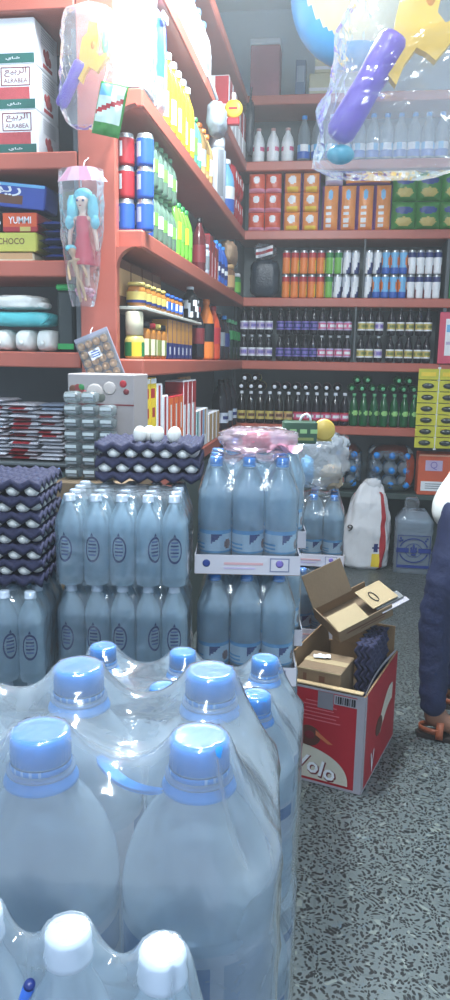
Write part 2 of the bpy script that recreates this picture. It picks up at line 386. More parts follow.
# cans, two tiers
def can(name, label, paint, r=.0285, h=.160, n=18):
    t = thing(name, label, 'drink can')
    p = [(r*.80, 0), (r*.98, .006)]+[(r, .010+(h-.026)*i/8) for i in range(9)]
    M().lathe(p, n, WHITE, paint=lambda u, z: paint((u*2) % 1, z/h), capt=False).build('can_body', t)
    al = pm('aluminium', (190, 194, 198), .3, .05, metal=.8)
    M().lathe([(r, h-.016), (r*.86, h-.004), (r*.86, h), (r*.8, h), (r*.78, h-.003), (0, h-.003)], n, al, capb=False).build('can_lid', t)
    return t
MAROON = pm('maroon_print', (116, 34, 40), .4); LIME = pm('lime_print', (110, 176, 70), .4); SILV = pm('silver_print', (182, 190, 204), .3)
cans = {
 'yr': can('juice_can', '', lambda u, z: RED if z > .72 else (YELLOW if (u-.5)**2*3+(z-.35)**2 < .1 else ORANGE)),
 'gr': can('juice_can', '', lambda u, z: GREEN if z > .7 else (WHITE if abs(u-.5) < .12 else LIME)),
 'bw': can('juice_can', '', lambda u, z: (NAVY if z < .5 else SILV) if abs((u-.2)-z*.6) < .22 else WHITE),
 'or': can('juice_can', '', lambda u, z: ORANGE if (u-.5)**2+(z-.55)**2*1.5 < .09 else (BLUE if z < .3 else SKY)),
 'br': can('juice_can', '', lambda u, z: NAVY if z > .72 else (MAROON if (u-.5)**2*2+(z-.2)**2 < .06 else WHITE)),
}
cl = {'yr': 'red and yellow juice can', 'gr': 'green juice can', 'bw': 'silver and navy drink can', 'or': 'blue orange-drink can', 'br': 'white navy-topped can'}
kk0 = ['yr']*5+['gr']+['bw']*3+['bw']+['or']*4+['br']*4; kk1 = ['yr']*5+['gr']*2+['bw']*2+['bw']*2+['or']*3+['br']*4
cpx = [284.5+8.5*i for i in range(9)]+[365.5+8.45*i for i in range(9)]
used_c = used
for tier, ks in ((0, kk0), (1, kk1)):
    for i, (px, k) in enumerate(zip(cpx, ks)):
        put(k, (xb(px), YF-.005, ZT[2]+tier*.163), (0, 0, -PI/2+rnd.uniform(-.3, .3)), '%s, %s from the left in the %s tier of cans' % (cl[k], ORD[i], ['lower', 'upper'][tier]), 'cans on the back shelf', cans)
tag(M().box(((xb(280)+xb(357))/2, YF, ZT[2]+.1615), (xb(357)-xb(280), .07, .001), FILM).build('pack_film'), 'clear film sheet between the tiers of red and yellow cans', 'film sheet')
tag(M().box(((xb(361.5)+xb(439))/2, YF, ZT[2]+.1615), (xb(439)-xb(361.5), .07, .001), FILM).build('pack_film'), 'clear film sheet between the tiers of white and blue cans', 'film sheet')
tag(M().box((xb(456), YF+.03, ZT[2]+.15), (.14, .1, .3), GREEN, .004).build('green_carton'), 'green carton at the end of the can shelf beyond the upright', 'carton')
# dark bundle in the corner by the cans
def crumple(c, d, mat, amp=.12, fr=6, seed=0, n=26, m=16, pw=.7):
    def fn(p):
        k = noise.fractal(Vector((p.x*fr*.5+seed, p.y*fr*.5, p.z*fr*.5)), 1, 2, 3)
        return 1+amp*k
    mm = M(); vs = []; fs = []; zlo = .001 if 0 <= c[2]-d[2] < .02 else -9
    for k in range(m+1):
        t = PI*k/m
        for i in range(n):
            a = 2*PI*i/n; p = Vector((math.sin(t)*math.cos(a), math.sin(t)*math.sin(a), -math.cos(t)))
            q = Vector([math.copysign(abs(w)**pw, w) for w in p])*fn(p)
            vs.append((c[0]+q.x*d[0], c[1]+q.y*d[1], max(zlo, c[2]+q.z*d[2])))
    for k in range(m):
        for i in range(n):
            j = (i+1) % n; fs.append((k*n+i, k*n+j, (k+1)*n+j, (k+1)*n+i))
    return mm.add(vs, fs, mat, True)
t = thing('wrapped_bundle', 'dark plastic-wrapped bundle in the corner beside the cans', 'bundle', (xb(263), YB+.09, ZT[2]))
DKB = pm('dark_blue_wrap', (34, 44, 56), .22, .4, 30, .4)
crumple((0, 0, .135), (.105, .075, .132), DKB, .1, 7, 3, 30, 18, .55).build('bundle_body', t)
crumple((0, -.02, .32), (.08, .055, .055), BAG, .2, 8, 5).build('clear_top', t)
M().grid(lambda u, v: (-.06+.12*u, -.078+.02*math.sin(u*5), .27+.06*v+.025*u), 8, 3, WHITE, paint=lambda u, v: RED if .3 < v < .6 else WHITE).build('printed_strip', t)
# pouches
def pouch(m, w, h, d, paint, X, nu=14, nv=14, seed=0, crimp=.09, wr=.006, blunt=False):
    """filled pouch standing in frame X (x right, y up, z out)"""
    def prof(u, v):
        a = max(0, 1-abs(2*u-1)**2.6); b = max(0, 1-abs(2*v-1)**5)
        if blunt: return (max(0, 1-abs(2*u-1)**14)**.5)*(max(0, 1-abs(2*v-1)**14)**.5)
        return (a**.6)*(b**.7)
    def front(u, v):
        k = noise.noise(Vector((u*5+seed, v*5, seed*1.7)))
        e = 1+.02*noise.noise(Vector((v*4, seed, 2)))
        return ((u-.5)*w*e, (v-.5)*h, d*.5*prof(u, v)+wr*k*prof(u, v)**.5)
    def back(u, v):
        return ((u-.5)*w, (v-.5)*h, -d*.5*prof(u, v))
    m.grid(front, nu, nv, WHITE, paint=paint, X=X)
    m.grid(back, nu//2, nv//2, paint(.02, .5), X=X, flip=True)
    return m
def pouch_thing(name, label, cat, c, w, h, d, paint, rot=(PI/2, 0, 0), seed=0, group=None, nu=16, nv=16, blunt=False, wr=.006):
    o = pouch(M(), w, h, d, paint, None, nu, nv, seed, wr=wr, blunt=blunt).build(name, None, c, rot)
    return tag(o, label, cat, group)
REDO = pm('red_orange_foil', (206, 84, 52), .3, .12, 20, .15); ORF = pm('orange_foil', (224, 140, 66), .3, .12, 20, .15); GRF = pm('green_foil', (60, 132, 58), .3, .12, 20, .15)
PURF = pm('purple_foil', (110, 66, 130), .3, .1, 20, .15)
def p_red(u, v): return WHITE if (u-.5)**2*1.2+(v-.62)**2 < .045 else (PINK if v < .2 else REDO)
def p_or(u, v): return PURF if (u < .08 or u > .93) else (WHITE if (u-.48)**2+(v-.6)**2 < .05 else (YELLOW if v < .25 and .2 < u < .8 else ORF))
def p_long(u, v): return PURF if (u < .1 or u > .92) else (WHITE if abs(u-.42) < .16 and (.05 < v < .55 and (int(v*22) % 3)) else (SKY if (u-.5)**2*.5+(v-.78)**2 < .012 else ORF))
def p_green(u, v): return pm('navy_oval', (40, 66, 140), .4) if ((u-.5)/.36)**2+((v-.68)/.13)**2 < 1 else (GOLD if ((u-.5)/.33)**2+((v-.28)/.16)**2 < 1 else GRF)
z4 = ZT[3]; PXM = 1/137.
def at_px(px, py, Y): return aY(px, py, Y)
for c_, px in enumerate((253.5, 269.5)):
    for r_ in range(3):
        h = .1275
        pouch_thing('drink_powder_pouch', 'red-orange powder pouch, %s column from the corner, %s of its stack' % (['first', 'second'][c_], ['bottom', 'middle', 'top'][r_]), 'pouch',
                    (xb(px), YB+.06, z4+h/2+.001+r_*(h+.002)), .112, h, .07, p_red, seed=c_*3+r_, group='red-orange pouches on the back shelf')
for c_, px in enumerate((288.3, 306.3)):
    for r_ in range(3):
        h = .1275
        pouch_thing('drink_powder_pouch', 'orange pouch with purple edges, %s orange column, %s of its stack' % (['first', 'second'][c_], ['bottom', 'middle', 'top'][r_]), 'pouch',
                    (xb(px), YB+.06, z4+h/2+.001+r_*(h+.002)), .122, h, .07, p_or, seed=20+c_*3+r_, group='orange pouches on the back shelf')
for i, px in enumerate((325.5, 342.5, 359.3, 376.2)):
    pouch_thing('drink_powder_pack', 'tall orange pack with white lettering, %s from the left beside green packs' % ORD[i], 'pouch',
                (xb(px), YB+.06, z4+.150), .118, .296, .075, p_long, seed=40+i, group='tall orange packs on the back shelf', nv=30)
pouch_thing('drink_powder_pack', 'small white pack lying on top of the first tall orange pack', 'pouch', (xb(328), YB+.06, z4+.344), .12, .085, .07, lambda u, v: WHITE if v > .3 else LIL, seed=51)
pouch_thing('drink_powder_pack', 'orange pack lying across the top of the tall orange packs', 'pouch', (xb(361), YB+.06, z4+.344), .30, .085, .07, lambda u, v: PURF if v < .1 or v > .92 else (WHITE if .1 < u < .4 and .3 < v < .7 else ORF), seed=52, nu=30)
for c_, px in enumerate((397, 420.5, 444.5)):
    for r_ in range(2):
        h = .188
        pouch_thing('snack_pouch', 'green snack pouch with navy oval, %s column, %s row' % (ORD[c_], ['lower', 'upper'][r_]), 'pouch',
                    (xb(px), YB+.06, z4+h/2+.001+r_*(h+.002)), .165, h, .085, p_green, seed=60+c_*2+r_, group='green snack pouches on the back shelf', nu=20, nv=24)
# top bays: white bottles and clear bottles with blue labels
PALE = clear('pale_clear_plastic', (226, 236, 242), .4, (206, 220, 230), .12, .5, gloss=.5)
tops = {'w': small_bottle('detergent_bottle', '', 'bottle', .042, .225, MILK, pm('pale_red_cap', (190, 150, 150), .4), WHITE, lambda k, f: ROSE if .25 < f < .7 and .3 < k < .7 else WHITE, cap_r=.4, lab=(.2, .56)),
        'b': small_bottle('water_bottle', '', 'bottle', .044, .30, PALE, BLUECAP, BLUE, lambda k, f: BLUE if f < .55 else (WHITE if k < .6 else SKY), lab=(.06, .36))}
for i, px in enumerate((254, 268, 282)):
    put('w', (xb(px), YB+.06, ZT[4]), (0, 0, .4), 'white bottle on the upper back shelf, %s from the corner' % ORD[i], 'white bottles on the upper back shelf', tops)
for i in range(11):
    px = 297.5+13.2*i
    put('b', (xb(px), YB+.06, ZT[4]), (0, 0, i*.7), 'blue-labelled clear bottle, %s from the white bottles on the upper shelf' % ORD[i], 'blue-labelled bottles on the upper back shelf', tops)
# topmost bay
t = thing('storage_box', 'pinkish box with a pale lid on the highest back shelf', 'box', (xb(259), YB+.1, ZT[5]))
M().box((0, 0, .16), (.2, .16, .32), pm('faded_red_card', (150, 92, 104), .6), .004).build('box_body', t)
M().box((0, 0, .342), (.21, .17, .04), pm('pale_lid', (206, 214, 222), .5), .006).build('lid', t)
t = thing('slim_box', 'slim blue-grey upright box on the highest back shelf', 'box', (xb(292.5), YB+.08, ZT[5]))
M().box((0, 0, .11), (.07, .12, .22), pm('blue_grey_card', (92, 112, 140), .5), .004).build('box_body', t)
M().box((0, -.0615, .13), (.05, .002, .1), pm('blue_grey_label', (140, 156, 176), .5)).build('label', t)
for k in range(2):
    t = thing('flat_box', ['cream flat box at the bottom of the pair on the highest back shelf', 'cream flat box lying on another on the highest back shelf'][k], 'box', (xb(326)+.01*k, YB+.1, ZT[5]+k*.132), group='cream boxes on the highest shelf')
    M().box((0, 0, .065), (.36-.05*k, .16, .13), pm('cream_card', (206, 204, 176), .6), .004).build('box_body', t)
    M().box((0, -.081, .03), (.36-.05*k, .002, .02), WHITE).build('white_edge', t)
t = thing('hanging_bag', 'dark crumpled bag hanging in the upper corner between the shelves', 'bag', aY(250, 128, YB-.055))
crumple((0, 0, 0), (.03, .04, .17), DKB, .2, 6, 9, 18, 20).build('bag_body', t)
M().tube([(0, 0, .165), (0, .01, .2), (0, .054, .27)], .006, DKB).build('tied_neck', t)
# low shelf: wrapped bottles, orange box
def lying_pack(name, label, c, cols, rows, r, L, group):
    t = thing(name, label, 'water pack', c, group=group)
    first = None
    for j in range(rows):
        for i in range(cols):
            x = (i-(cols-1)/2)*2.04*r+(j % 2)*r*.0; z = r+.004+j*2.02*r
            if first is None:
                p = [(0, .004), (r*.8, 0), (r, .02), (r, L*.4), (r*.95, L*.45), (r, L*.5), (r, L*.66), (r*.6, L*.83), (r*.3, L*.9), (r*.3, L*.94)]
                b = M().lathe(p, 16, PET).build('bottle', t); M().lathe([(r*.42, L*.91), (r*.45, L*.92), (r*.42, L)], 14, BLUECAP).build('cap', b)
                M().lathe([(r+.001, L*.2), (r+.001, L*.4)], 16, SKY, capb=False, capt=False).build('label', b); first = b
            else: b = dup(first, parent=t)
            b.location = (x, L/2, z); b.rotation_euler = (PI/2+rnd.uniform(-.008, .008), 0, rnd.uniform(-.01, .01))
    W = cols*r*2.05; Hh = rows*r*2.04
    def fn(u, v):
        a = 2*PI*u; s = .62
        q = (math.copysign(abs(math.cos(a))**s, math.cos(a)), math.copysign(abs(math.sin(a))**s, math.sin(a)))
        k = 1+.05*noise.noise(Vector((q[0]*3, q[1]*3, v*6)))
        w_ = (math.sin(PI*min(1, max(0, v*.94+.03)))**.22)
        return (q[0]*(W/2+.012)*k*w_, -L*.56+v*L*1.1, max(.004, Hh/2+.006+q[1]*(Hh/2+.012)*k*w_))
    M().grid(fn, 36, 14, BAG).build('clear_wrap', t)
    return t
lying_pack('wrapped_bottle_pack', 'clear wrapped pack of blue-capped bottles on the low back shelf behind the white sack', (xb(352.5), YB+.185, ZS), 2, 3, .053, .30, 'wrapped bottles on the low shelf')
lying_pack('wrapped_bottle_pack', 'clear wrapped pack of blue-capped bottles beside the orange box', (xb(399.5), YB+.185, ZS), 3, 3, .053, .30, 'wrapped bottles on the low shelf')
t = thing('orange_box', 'orange box with white label standing on the low back shelf', 'box', (xb(447), YB+.1, ZS))
M().box((0, 0, .15), (.28, .18, .30), pm('orange_card', (206, 92, 58), .5), .004).build('box_body', t)
m = M(); m.box((-.02, -.0915, .065), (.19, .002, .07), WHITE)
for k in range(3): m.box((-.02, -.093, .05+k*.016), (.13, .001, .006), GREY)
m.build('white_label', t)
m = M(); m.box((-.03, -.0915, .215), (.12, .002, .075), LIL); m.text('Q', FX((-.03, -.0935, .215), '-y'), .05, .06, VIO); m.build('logo_patch', t)
m = M(); m.box((0, -.091, .288), (.27, .001, .012), pm('pale_orange', (232, 170, 140), .5)); m.build('lid_strip', t)
# pink framed card
t = thing('framed_card', 'pink framed white card standing at the end of the juice shelf', 'sign', (xb(452), YB-.012, ZT[1]))
M().box((0, 0, .175), (.19, .012, .35), pm('pink_frame', (206, 74, 100), .45), .003).build('frame', t)
m = M(); m.box((.01, -.007, .18), (.125, .002, .25), WHITE); m.box((.0, -.0085, .24), (.09, .001, .05), SKY); m.box((.0, -.0085, .14), (.09, .001, .02), LIL); m.build('card', t)
# hanging yellow strip of carded goods
t = thing('blister_card_strip', 'hanging yellow strip of small carded goods in front of the green bottles', 'card display', aY(437, 409, 5.42))
W, Hh = .285, .555; CY = pm('yellow_card', (196, 190, 50), .45, .1)
for r_ in range(7):
    for c_ in range(2):
        cx = (c_-.5)*W/2; cz = Hh/2-(r_+.5)*Hh/7
        b = M(); b.box((cx, 0, cz), (W/2-.006, .004, Hh/7-.005), CY, .001)
        if r_ == 0:
            b.box((cx, -.003, cz), (W/2*.7, .001, .028), YELLOW)
        else:
            b.ell((cx, -.004, cz), (.042, .016, .019), pm('dark_blister', (54, 60, 60), .15, .4, 60), 14, 8)
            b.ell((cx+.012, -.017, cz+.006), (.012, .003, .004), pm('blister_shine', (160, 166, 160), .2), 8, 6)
        b.build('carded_item', t)
M().box((0, .004, 0), (.02, .002, Hh+.02), WHITE).build('hanging_tape', t)
M().tube([(0, .004, Hh/2), (0, .02, Hh/2+.02), (0, .055, Hh/2+.03)], .002, GREY).build('hook', t)
# ------------------------------------------------------------------ goods on the side unit
def sy(px, py, dx=-.06): return aX(px, py, XL+dx).y
XS = XL-.065                                    # centre line of the front row
SIDE = 'side shelving'
CLG = clear('clear_green_plastic', (206, 236, 214), .3, (176, 214, 190), .1, .5, gloss=.5)
YOIL = pm('yellow_cleaner', (222, 184, 40), .2, .1); GBOT = pm('bright_green_bottle', (112, 190, 60), .2, .1)
WRAPW = clear('shiny_white_wrap', (240, 244, 248), .55, (232, 236, 240), .1, .3, .7, 40, gloss=.8)
AMB = pm('amber_jar', (150, 96, 40), .15, .2); CREAM = pm('cream_jar', (214, 206, 178), .35, .05)
TEAL = pm('teal_print', (40, 140, 140), .4)
def jar(name, label, cat, r, h, body, lid, lab, loc, lh=(.15, .6), group=None, lid_r=.9, lid_h=.16, paint=None):
    t = thing(name, label, cat, loc, (0, 0, rnd.uniform(-.3, .3)), group)
    M().lathe([(0, .003), (r*.9, 0), (r, .01), (r, h*(1-lid_h)-.02), (r*.82, h*(1-lid_h))], 16, body).build('jar_body', t)
    M().lathe([(r*lid_r, h*(1-lid_h)+.001), (r*lid_r*1.02, h*(1-lid_h*.5)), (r*lid_r, h-.004), (r*lid_r*.92, h)], 16, lid).build('lid', t)
    M().lathe([(r+.0008, h*(lh[0]+(lh[1]-lh[0])*k/4)) for k in range(5)], 24, lab, capb=False, capt=False, paint=(lambda u, z: paint((u*3) % 1, z/h)) if paint else None).build('label', t)
    return t
def carton(name, label, cat, c, d, paint, group=None, rot=0., nu=8, nv=10, edge=None, flap=None):
    """printed box whose +x and -y faces carry the print paint(u, v); one part lid line"""
    m = M(); w, dep, h = d
    b = paint(.02, .02) if edge is None else edge
    m.box((0, 0, h/2), (w, dep, h), b, min(.004, w*.06))
    e = .0006
    m.grid(lambda u, v: (w/2+e, (u-.5)*(dep*.96), h*(.02+.96*v)), nu, nv, b, paint=paint)
    m.grid(lambda u, v: ((u-.5)*w*.96, -dep/2-e, h*(.02+.96*v)), nu, nv, b, paint=paint)
    o = m.build(name, None, c, (0, 0, rot)); return tag(o, label, cat, group)
# small cans by the pillar
CANR = lambda u, z: WHITE if (abs(u-.5) < .1 and .3 < z < .75) or (z > .88) else RED
CANB = lambda u, z: SILV if (abs(z-.5) < .22 and .3 < u < .6) else BLUE
c3 = {'r': can('soft_drink_can', '', CANR, .031, .106), 'b': can('soft_drink_can', '', CANB, .031, .106)}
zc = ZT[2]
spots = [(aY(126, 180, YP+.09).x, YP+.09, 'brr', 'nearest the pillar'), (aY(145, 180, YP+.10).x, YP+.10, 'bbb', 'beside the red cans'), (XL-.045, YP+.168, 'bbb', 'second along the aisle edge'), (XL-.045, YP+.236, 'bbb', 'third along the aisle edge')]
for x, y, stack, nm in spots:
    for k, kind in enumerate(stack):
        put(kind+'3', (x, y, zc+k*.1075), (0, 0, rnd.uniform(0, .5)-.8), '%s soft drink can, %s of the stack %s' % ({'r': 'red', 'b': 'blue'}[kind], ['bottom', 'middle', 'top'][k], nm), 'small cans by the pillar', {'r3': c3['r'], 'b3': c3['b']})
# clear and green bottles, two tiers in film
bt = {'cl': small_bottle('soda_bottle', '', 'bottle', .034, .188, CLG, pm('pale_green_cap', (140, 196, 150), .4), SKY, lambda k, f: WHITE if k < .6 else LIME, lab=(.3, .55)),
      'lg': small_bottle('soda_bottle', '', 'bottle', .034, .24, GBOT, GREEN, LIME, lambda k, f: LIME if k < .6 else YELLOW, lab=(.3, .6))}
y0 = YP+.325
for tier in (0, 1):
    for i in range(5):
        put('cl', (XL-.05, y0+i*.082, zc+tier*.191), (0, 0, i), 'clear green-capped bottle, %s from the blue cans, %s tier' % (ORD[i], ['lower', 'upper'][tier]), 'clear green-capped bottles by the cans', bt)
for i in range(4):
    put('lg', (XL-.05, y0+.43+i*.085, zc), (0, 0, i), 'bright green bottle, %s from the clear green-capped bottles' % ORD[i], 'bright green bottles on the side shelf', bt)
yy = y0+.80
def simple_bottle(name, label, cat, loc, r, h, body, capm, labm, labp=None, **k):
    t = small_bottle(name, label, cat, r, h, body, capm, labm, labp, **k); t.location = loc; t.rotation_euler = (0, 0, rnd.uniform(-.4, .4)); return t
simple_bottle('dark_bottle', 'dark red bottle beside the bright green bottles', 'bottle', (XL-.05, sy(197, 245), zc), .036, .27, pm('dark_red_bottle', (86, 28, 32), .2), BLACK, MAROON)
jar('silver_tin', 'silver tin between a dark red bottle and red packs', 'tin', .034, .15, SILV, SILV, GREY, (XL-.04, sy(199.5, 250), zc))
for i in range(3):
    carton('red_pack', 'red upright pack, %s from the silver tin' % ORD[i], 'pack', (XL-.06, sy(204+3.2*i, 250), zc), (.08, .09, .22-.02*i), lambda u, v: MAROON if v > .6 else (RED if u < .8 else WHITE), 'red packs on the side shelf')
for i in range(4):
    simple_bottle('blue_bottle', 'blue bottle on the side shelf, %s from the red packs' % ORD[i], 'bottle', (XL-.05, sy(213.5+3*i, 258), zc), .036, .24-.01*i, BLUE, BLUECAP, SKY, group=None) if False else None
bb = {'bl': small_bottle('blue_bottle', '', 'bottle', .036, .24, BLUE, BLUECAP, NAVY, lambda k, f: WHITE if abs(k-.5) < .2 and abs(f-.5) < .25 else NAVY)}
for i in range(3):
    put('bl', (XL-.05, sy(213.8+3.4*i, 258), zc), (0, 0, .3*i), 'blue bottle on the side shelf, %s from the red packs' % ORD[i], 'blue bottles on the side shelf', bb)
jar('brown_jar', 'brown jar beside the last blue bottle on the side shelf', 'jar', .055, .17, pm('brown_jar_body', (120, 84, 60), .3), TAN, TAN, (XL-.065, sy(227.5, 265), zc))
jar('green_jar', 'green jar beside the brown jar near the corner', 'jar', .05, .15, GREEN, WHITE, LIME, (XL-.06, sy(234, 275), zc))
t = thing('wrapped_bundle', 'beige and white crumpled bundle on top of the jars near the corner', 'bundle', (XL-.06, sy(229, 250), zc+.173))
crumple((0, 0, .075), (.05, .16, .075), pm('beige_wrap', (186, 156, 128), .5, .2, 20, .3), .18, 5, 31).build('bundle_body', t)
crumple((.0, .10, .06), (.04, .07, .05), WHITE, .2, 6, 33).build('white_corner', t)
# bay above: white bundle, blue pack, yellow bottles, mixed
z3 = ZT[3]
t = thing('wrapped_bundle', 'tall shiny white plastic-wrapped bundle standing beside the pillar top', 'bundle', (XL-.06, YP+.155, z3))
m = M(); m.box((0, 0, .185), (.10, .2, .36), WHITE, .012)
for k in range(10): m.box((.0515, -.005, .03+k*.034), (.002, .17, .005), GREY)
m.build('bundle_body', t)
def wrapf(w, dep, h, seed=0):
    def fn(u, v):
        a = 2*PI*u; s = .35
        q = (math.copysign(abs(math.cos(a))**s, math.cos(a)), math.copysign(abs(math.sin(a))**s, math.sin(a)))
        k = 1+.05*noise.noise(Vector((q[0]*4+seed, q[1]*4, v*14)))
        return (q[0]*w/2*k, q[1]*dep/2*k, .001+h*v)
    return fn
M().grid(wrapf(.125, .222, .385), 40, 24, WRAPW).build('plastic_wrap', t)
t = thing('blue_pack', 'blue and white pack leaning beside the white wrapped bundle', 'pack', (XL-.06, YP+.37, z3))
m = pouch(M(), .14, .36, .06, lambda u, v: WHITE if v < .2 or abs(u-.5) < .06 else (SKY if v < .35 else BLUE), FX((.03, 0, .192), '+x', .08), 12, 18, 4); m.build('pack_body', t)
M().box((.066, .0, .33), (.008, .08, .03), WHITE, .003, Matrix.Rotation(.1, 4, 'X')).build('white_tag', t)
yb = {'y': small_bottle('cleaner_bottle', '', 'bottle', .041, .31, YOIL, WHITECAP, WHITE, lambda k, f: pm('pale_green_white', (206, 226, 214), .35) if .2 < k < .7 else YOIL, lab=(.12, .42), cap_r=.5)}
n_y = 6; ya, ybn = YP+.51, YP+1.0
for i in range(n_y):
    put('y', (XL-.05, ya+(ybn-ya)*i/(n_y-1), z3), (0, 0, i*.5), 'yellow cleaner bottle with white label, %s from the pillar' % ORD[i], 'yellow cleaner bottles on the high side shelf', yb)
gb = {'t': small_bottle('cleaner_bottle', '', 'bottle', .040, .24, pm('teal_cleaner', (90, 170, 140), .2), GREEN, WHITE, lambda k, f: WHITE if k < .6 else LIME, cap_r=.5)}
for i in range(2): put('t', (XL-.05, YP+1.09+.1*i, z3), (0, 0, i), 'teal cleaner bottle beside the yellow bottles, %s one' % ['nearer', 'farther'][i], 'teal cleaner bottles', gb)
ob = {'o': small_bottle('cleaner_bottle', '', 'bottle', .042, .25, pm('orange_cleaner', (214, 170, 110), .25), ORANGE, TAN, lambda k, f: YELLOW if k < .5 else WHITE, cap_r=.5)}
for i in range(3): put('o', (XL-.05, YP+1.31+.1*i, z3), (0, 0, i), 'pale orange bottle, %s from the teal bottles' % ORD[i], 'pale orange bottles', ob)
t = thing('hanging_bag', 'grey bag of small goods hanging over the side shelf', 'bag', aX(217, 120, XL+.05))
crumple((0, 0, 0), (.045, .09, .075), pm('grey_plastic', (150, 158, 168), .4, .15, 20, .4), .15, 5, 41).build('bag_body', t)
M().tube([(0, 0, .09), (-.02, 0, .14), (-.045, 0, .2)], .008, GREY).build('handle', t)
jar('tall_tin', 'tall silver and white tin below the hanging grey bag', 'tin', .05, .36, SILV, WHITE, WHITE, (XL-.06, sy(217, 170), z3), (.1, .8), paint=lambda u, z: WHITE if u < .4 else (GREY if u < .7 else SILV))
simple_bottle('detergent_bottle', 'pale blue detergent bottle beside the tall silver tin', 'bottle', (XL-.06, sy(226, 180), z3), .055, .33, SKY, WHITE, BLUE, lambda k, f: BLUE if f < .5 else WHITE, cap_r=.5, lab=(.05, .5))
for i in range(4):
    for k in range(2):
        pouch_thing('red_pouch', 'red pouch near the corner, %s from the blue detergent, %s one' % (ORD[i], ['lower', 'upper'][k]), 'pouch', (XL-.05, sy(229.5+2.3*i, 205), z3+.085+k*.172), .105, .168, .07,
                    lambda u, v: WHITE if (u-.5)**2+(v-.6)**2 < .03 else RED, (PI/2, 0, PI/2), 70+i*2+k, 'red pouches near the corner')
# bay 4
z4s = ZT[4]
pw = {'p': small_bottle('bleach_bottle', '', 'bottle', .048, .30, MILK, SKY, WHITE, lambda k, f: SKY if .2 < f < .5 and k < .5 else WHITE, cap_r=.45)}
for i in range(8):
    put('p', (XL-.06, YP+.42+i*.145, z4s), (0, 0, i), 'white bottle on the highest side shelf, %s from the near end' % ORD[i], 'white bottles on the highest side shelf', pw)
for i in range(5):
    carton('small_carton', 'red and white carton near the far end, %s of the highest side shelf cartons' % ORD[i], 'carton', (XL-.06, sy(221.5+4*i, 85), z4s), (.11, .13, .26), lambda u, v: RED if v > .35 and u > .3 else WHITE, 'red and white cartons on the highest side shelf')
t = thing('yellow_pack', 'yellow round-fronted pack hanging on the edge of the side shelf', 'pack', aX(233.5, 113, XL+.045))
m = M(); m.lathe([(0, -.015), (.045, -.015), (.052, 0), (.045, .015), (.03, .018), (0, .018)], 20, YELLOW, FX((0, 0, .02), '-y') , paint=None); m.box((0, -.0, -.045), (.07, .03, .04), RED, .006); m.box((0, -.019, .02), (.05, .002, .012), RED)
m.build('pack_front', t)
M().box((0, .0, .085), (.02, .004, .04), WHITE).build('hang_tab', t)
# bay 1: thin inner shelf, jars, juices
z1 = ZT[1]; zi = aX(112, 300, XL-.02).z
tag(M().box((XL-.095, (YP+.05+sy(193, 310))/2, zi), (.17, sy(193, 310)-YP-.09, .012), pm('pale_shelf_edge', (190, 190, 180), .5), .002).build('inner_shelf'), 'thin pale inner shelf between the jars on the side unit', 'shelf')
su_ = scn.objects['inner_shelf']
for k in range(2): M().box((XL-.165, YP+.07+k*(sy(193, 310)-YP-.13), (z1+zi)/2-.003), (.012, .012, zi-z1-.007), GREY).build('leg', su_)
jl = lambda u, z: GOLD if abs(u-.5) < .3 and .2 < z < .55 else BROWN
for i in range(5):
    jar('honey_jar', 'small amber jar on the inner shelf, %s from the pillar' % ORD[i], 'jar', .036, .085, AMB, GOLD, GOLD, (XL-.05, YP+.125+i*.083, zi+.0075), group='amber jars on the inner shelf', paint=lambda u, z: NAVY if z < .3 else GOLD)
for i in range(4):
    jar('blue_jar', 'small jar with blue label on the inner shelf, %s from the amber jars' % ORD[i], 'jar', .036, .08, AMB, BLUE, BLUE, (XL-.05, YP+.545+i*.083, zi+.0075), group='blue-labelled jars on the inner shelf', paint=lambda u, z: WHITE if abs(u-.5) < .2 and z > .3 else BLUE)
for i in range(4):
    carton('brown_carton', 'brown and gold carton behind the small jars, %s from the pillar' % ORD[i], 'carton', (XL-.13, YP+.13+i*.165, zi+.0075), (.07, .155, .165), lambda u, v: BROWN if v > .75 or v < .2 else TAN, 'brown cartons behind the jars')
t = simple_bottle('black_bottle', 'black and white patterned bottle at the end of the inner shelf', 'bottle', (XL-.05, sy(188, 300), zi+.0075), .045, .165, BLACK, WHITE, WHITE, lambda k, f: BLACK if math.sin(k*14+f*5) > .1 else WHITE, lab=(.1, .6), cap_r=.4)
jar('mayonnaise_jar', 'tall jar with cream lid under the inner shelf by the pillar', 'jar', .036, zi-z1-.012, GOLD, CREAM, GREEN, (XL-.05, YP+.095, z1), (.05, .35), lid_h=.5, paint=lambda u, z: YELLOW if abs(u-.5) < .25 else GREEN)
for i in range(4):
    jar('pickle_jar', 'jar with pale label under the inner shelf, %s from the cream-lidded jar' % ORD[i], 'jar', .037, .135, AMB, [BLACK, RED, GOLD, BLACK][i], CREAM, (XL-.05, YP+.19+i*.088, z1), (.1, .55), group='jars under the inner shelf', paint=lambda u, z: CREAM if .2 < u < .8 else OLIV)
for i in range(6):
    carton('juice_pack', 'orange juice pack with blue base, %s from the pale-labelled jars' % ORD[i], 'juice pack', (XL-.055, YP+.555+i*.089, z1), (.07, .084, zi-z1-.012), lambda u, v: (WHITE if abs(u-.5+.3*(v-.2)) < .14 and .08 < v < .32 else NAVY) if v < .38 else pm('amber_juice', (206, 146, 70), .25), 'orange juice packs on the side shelf')
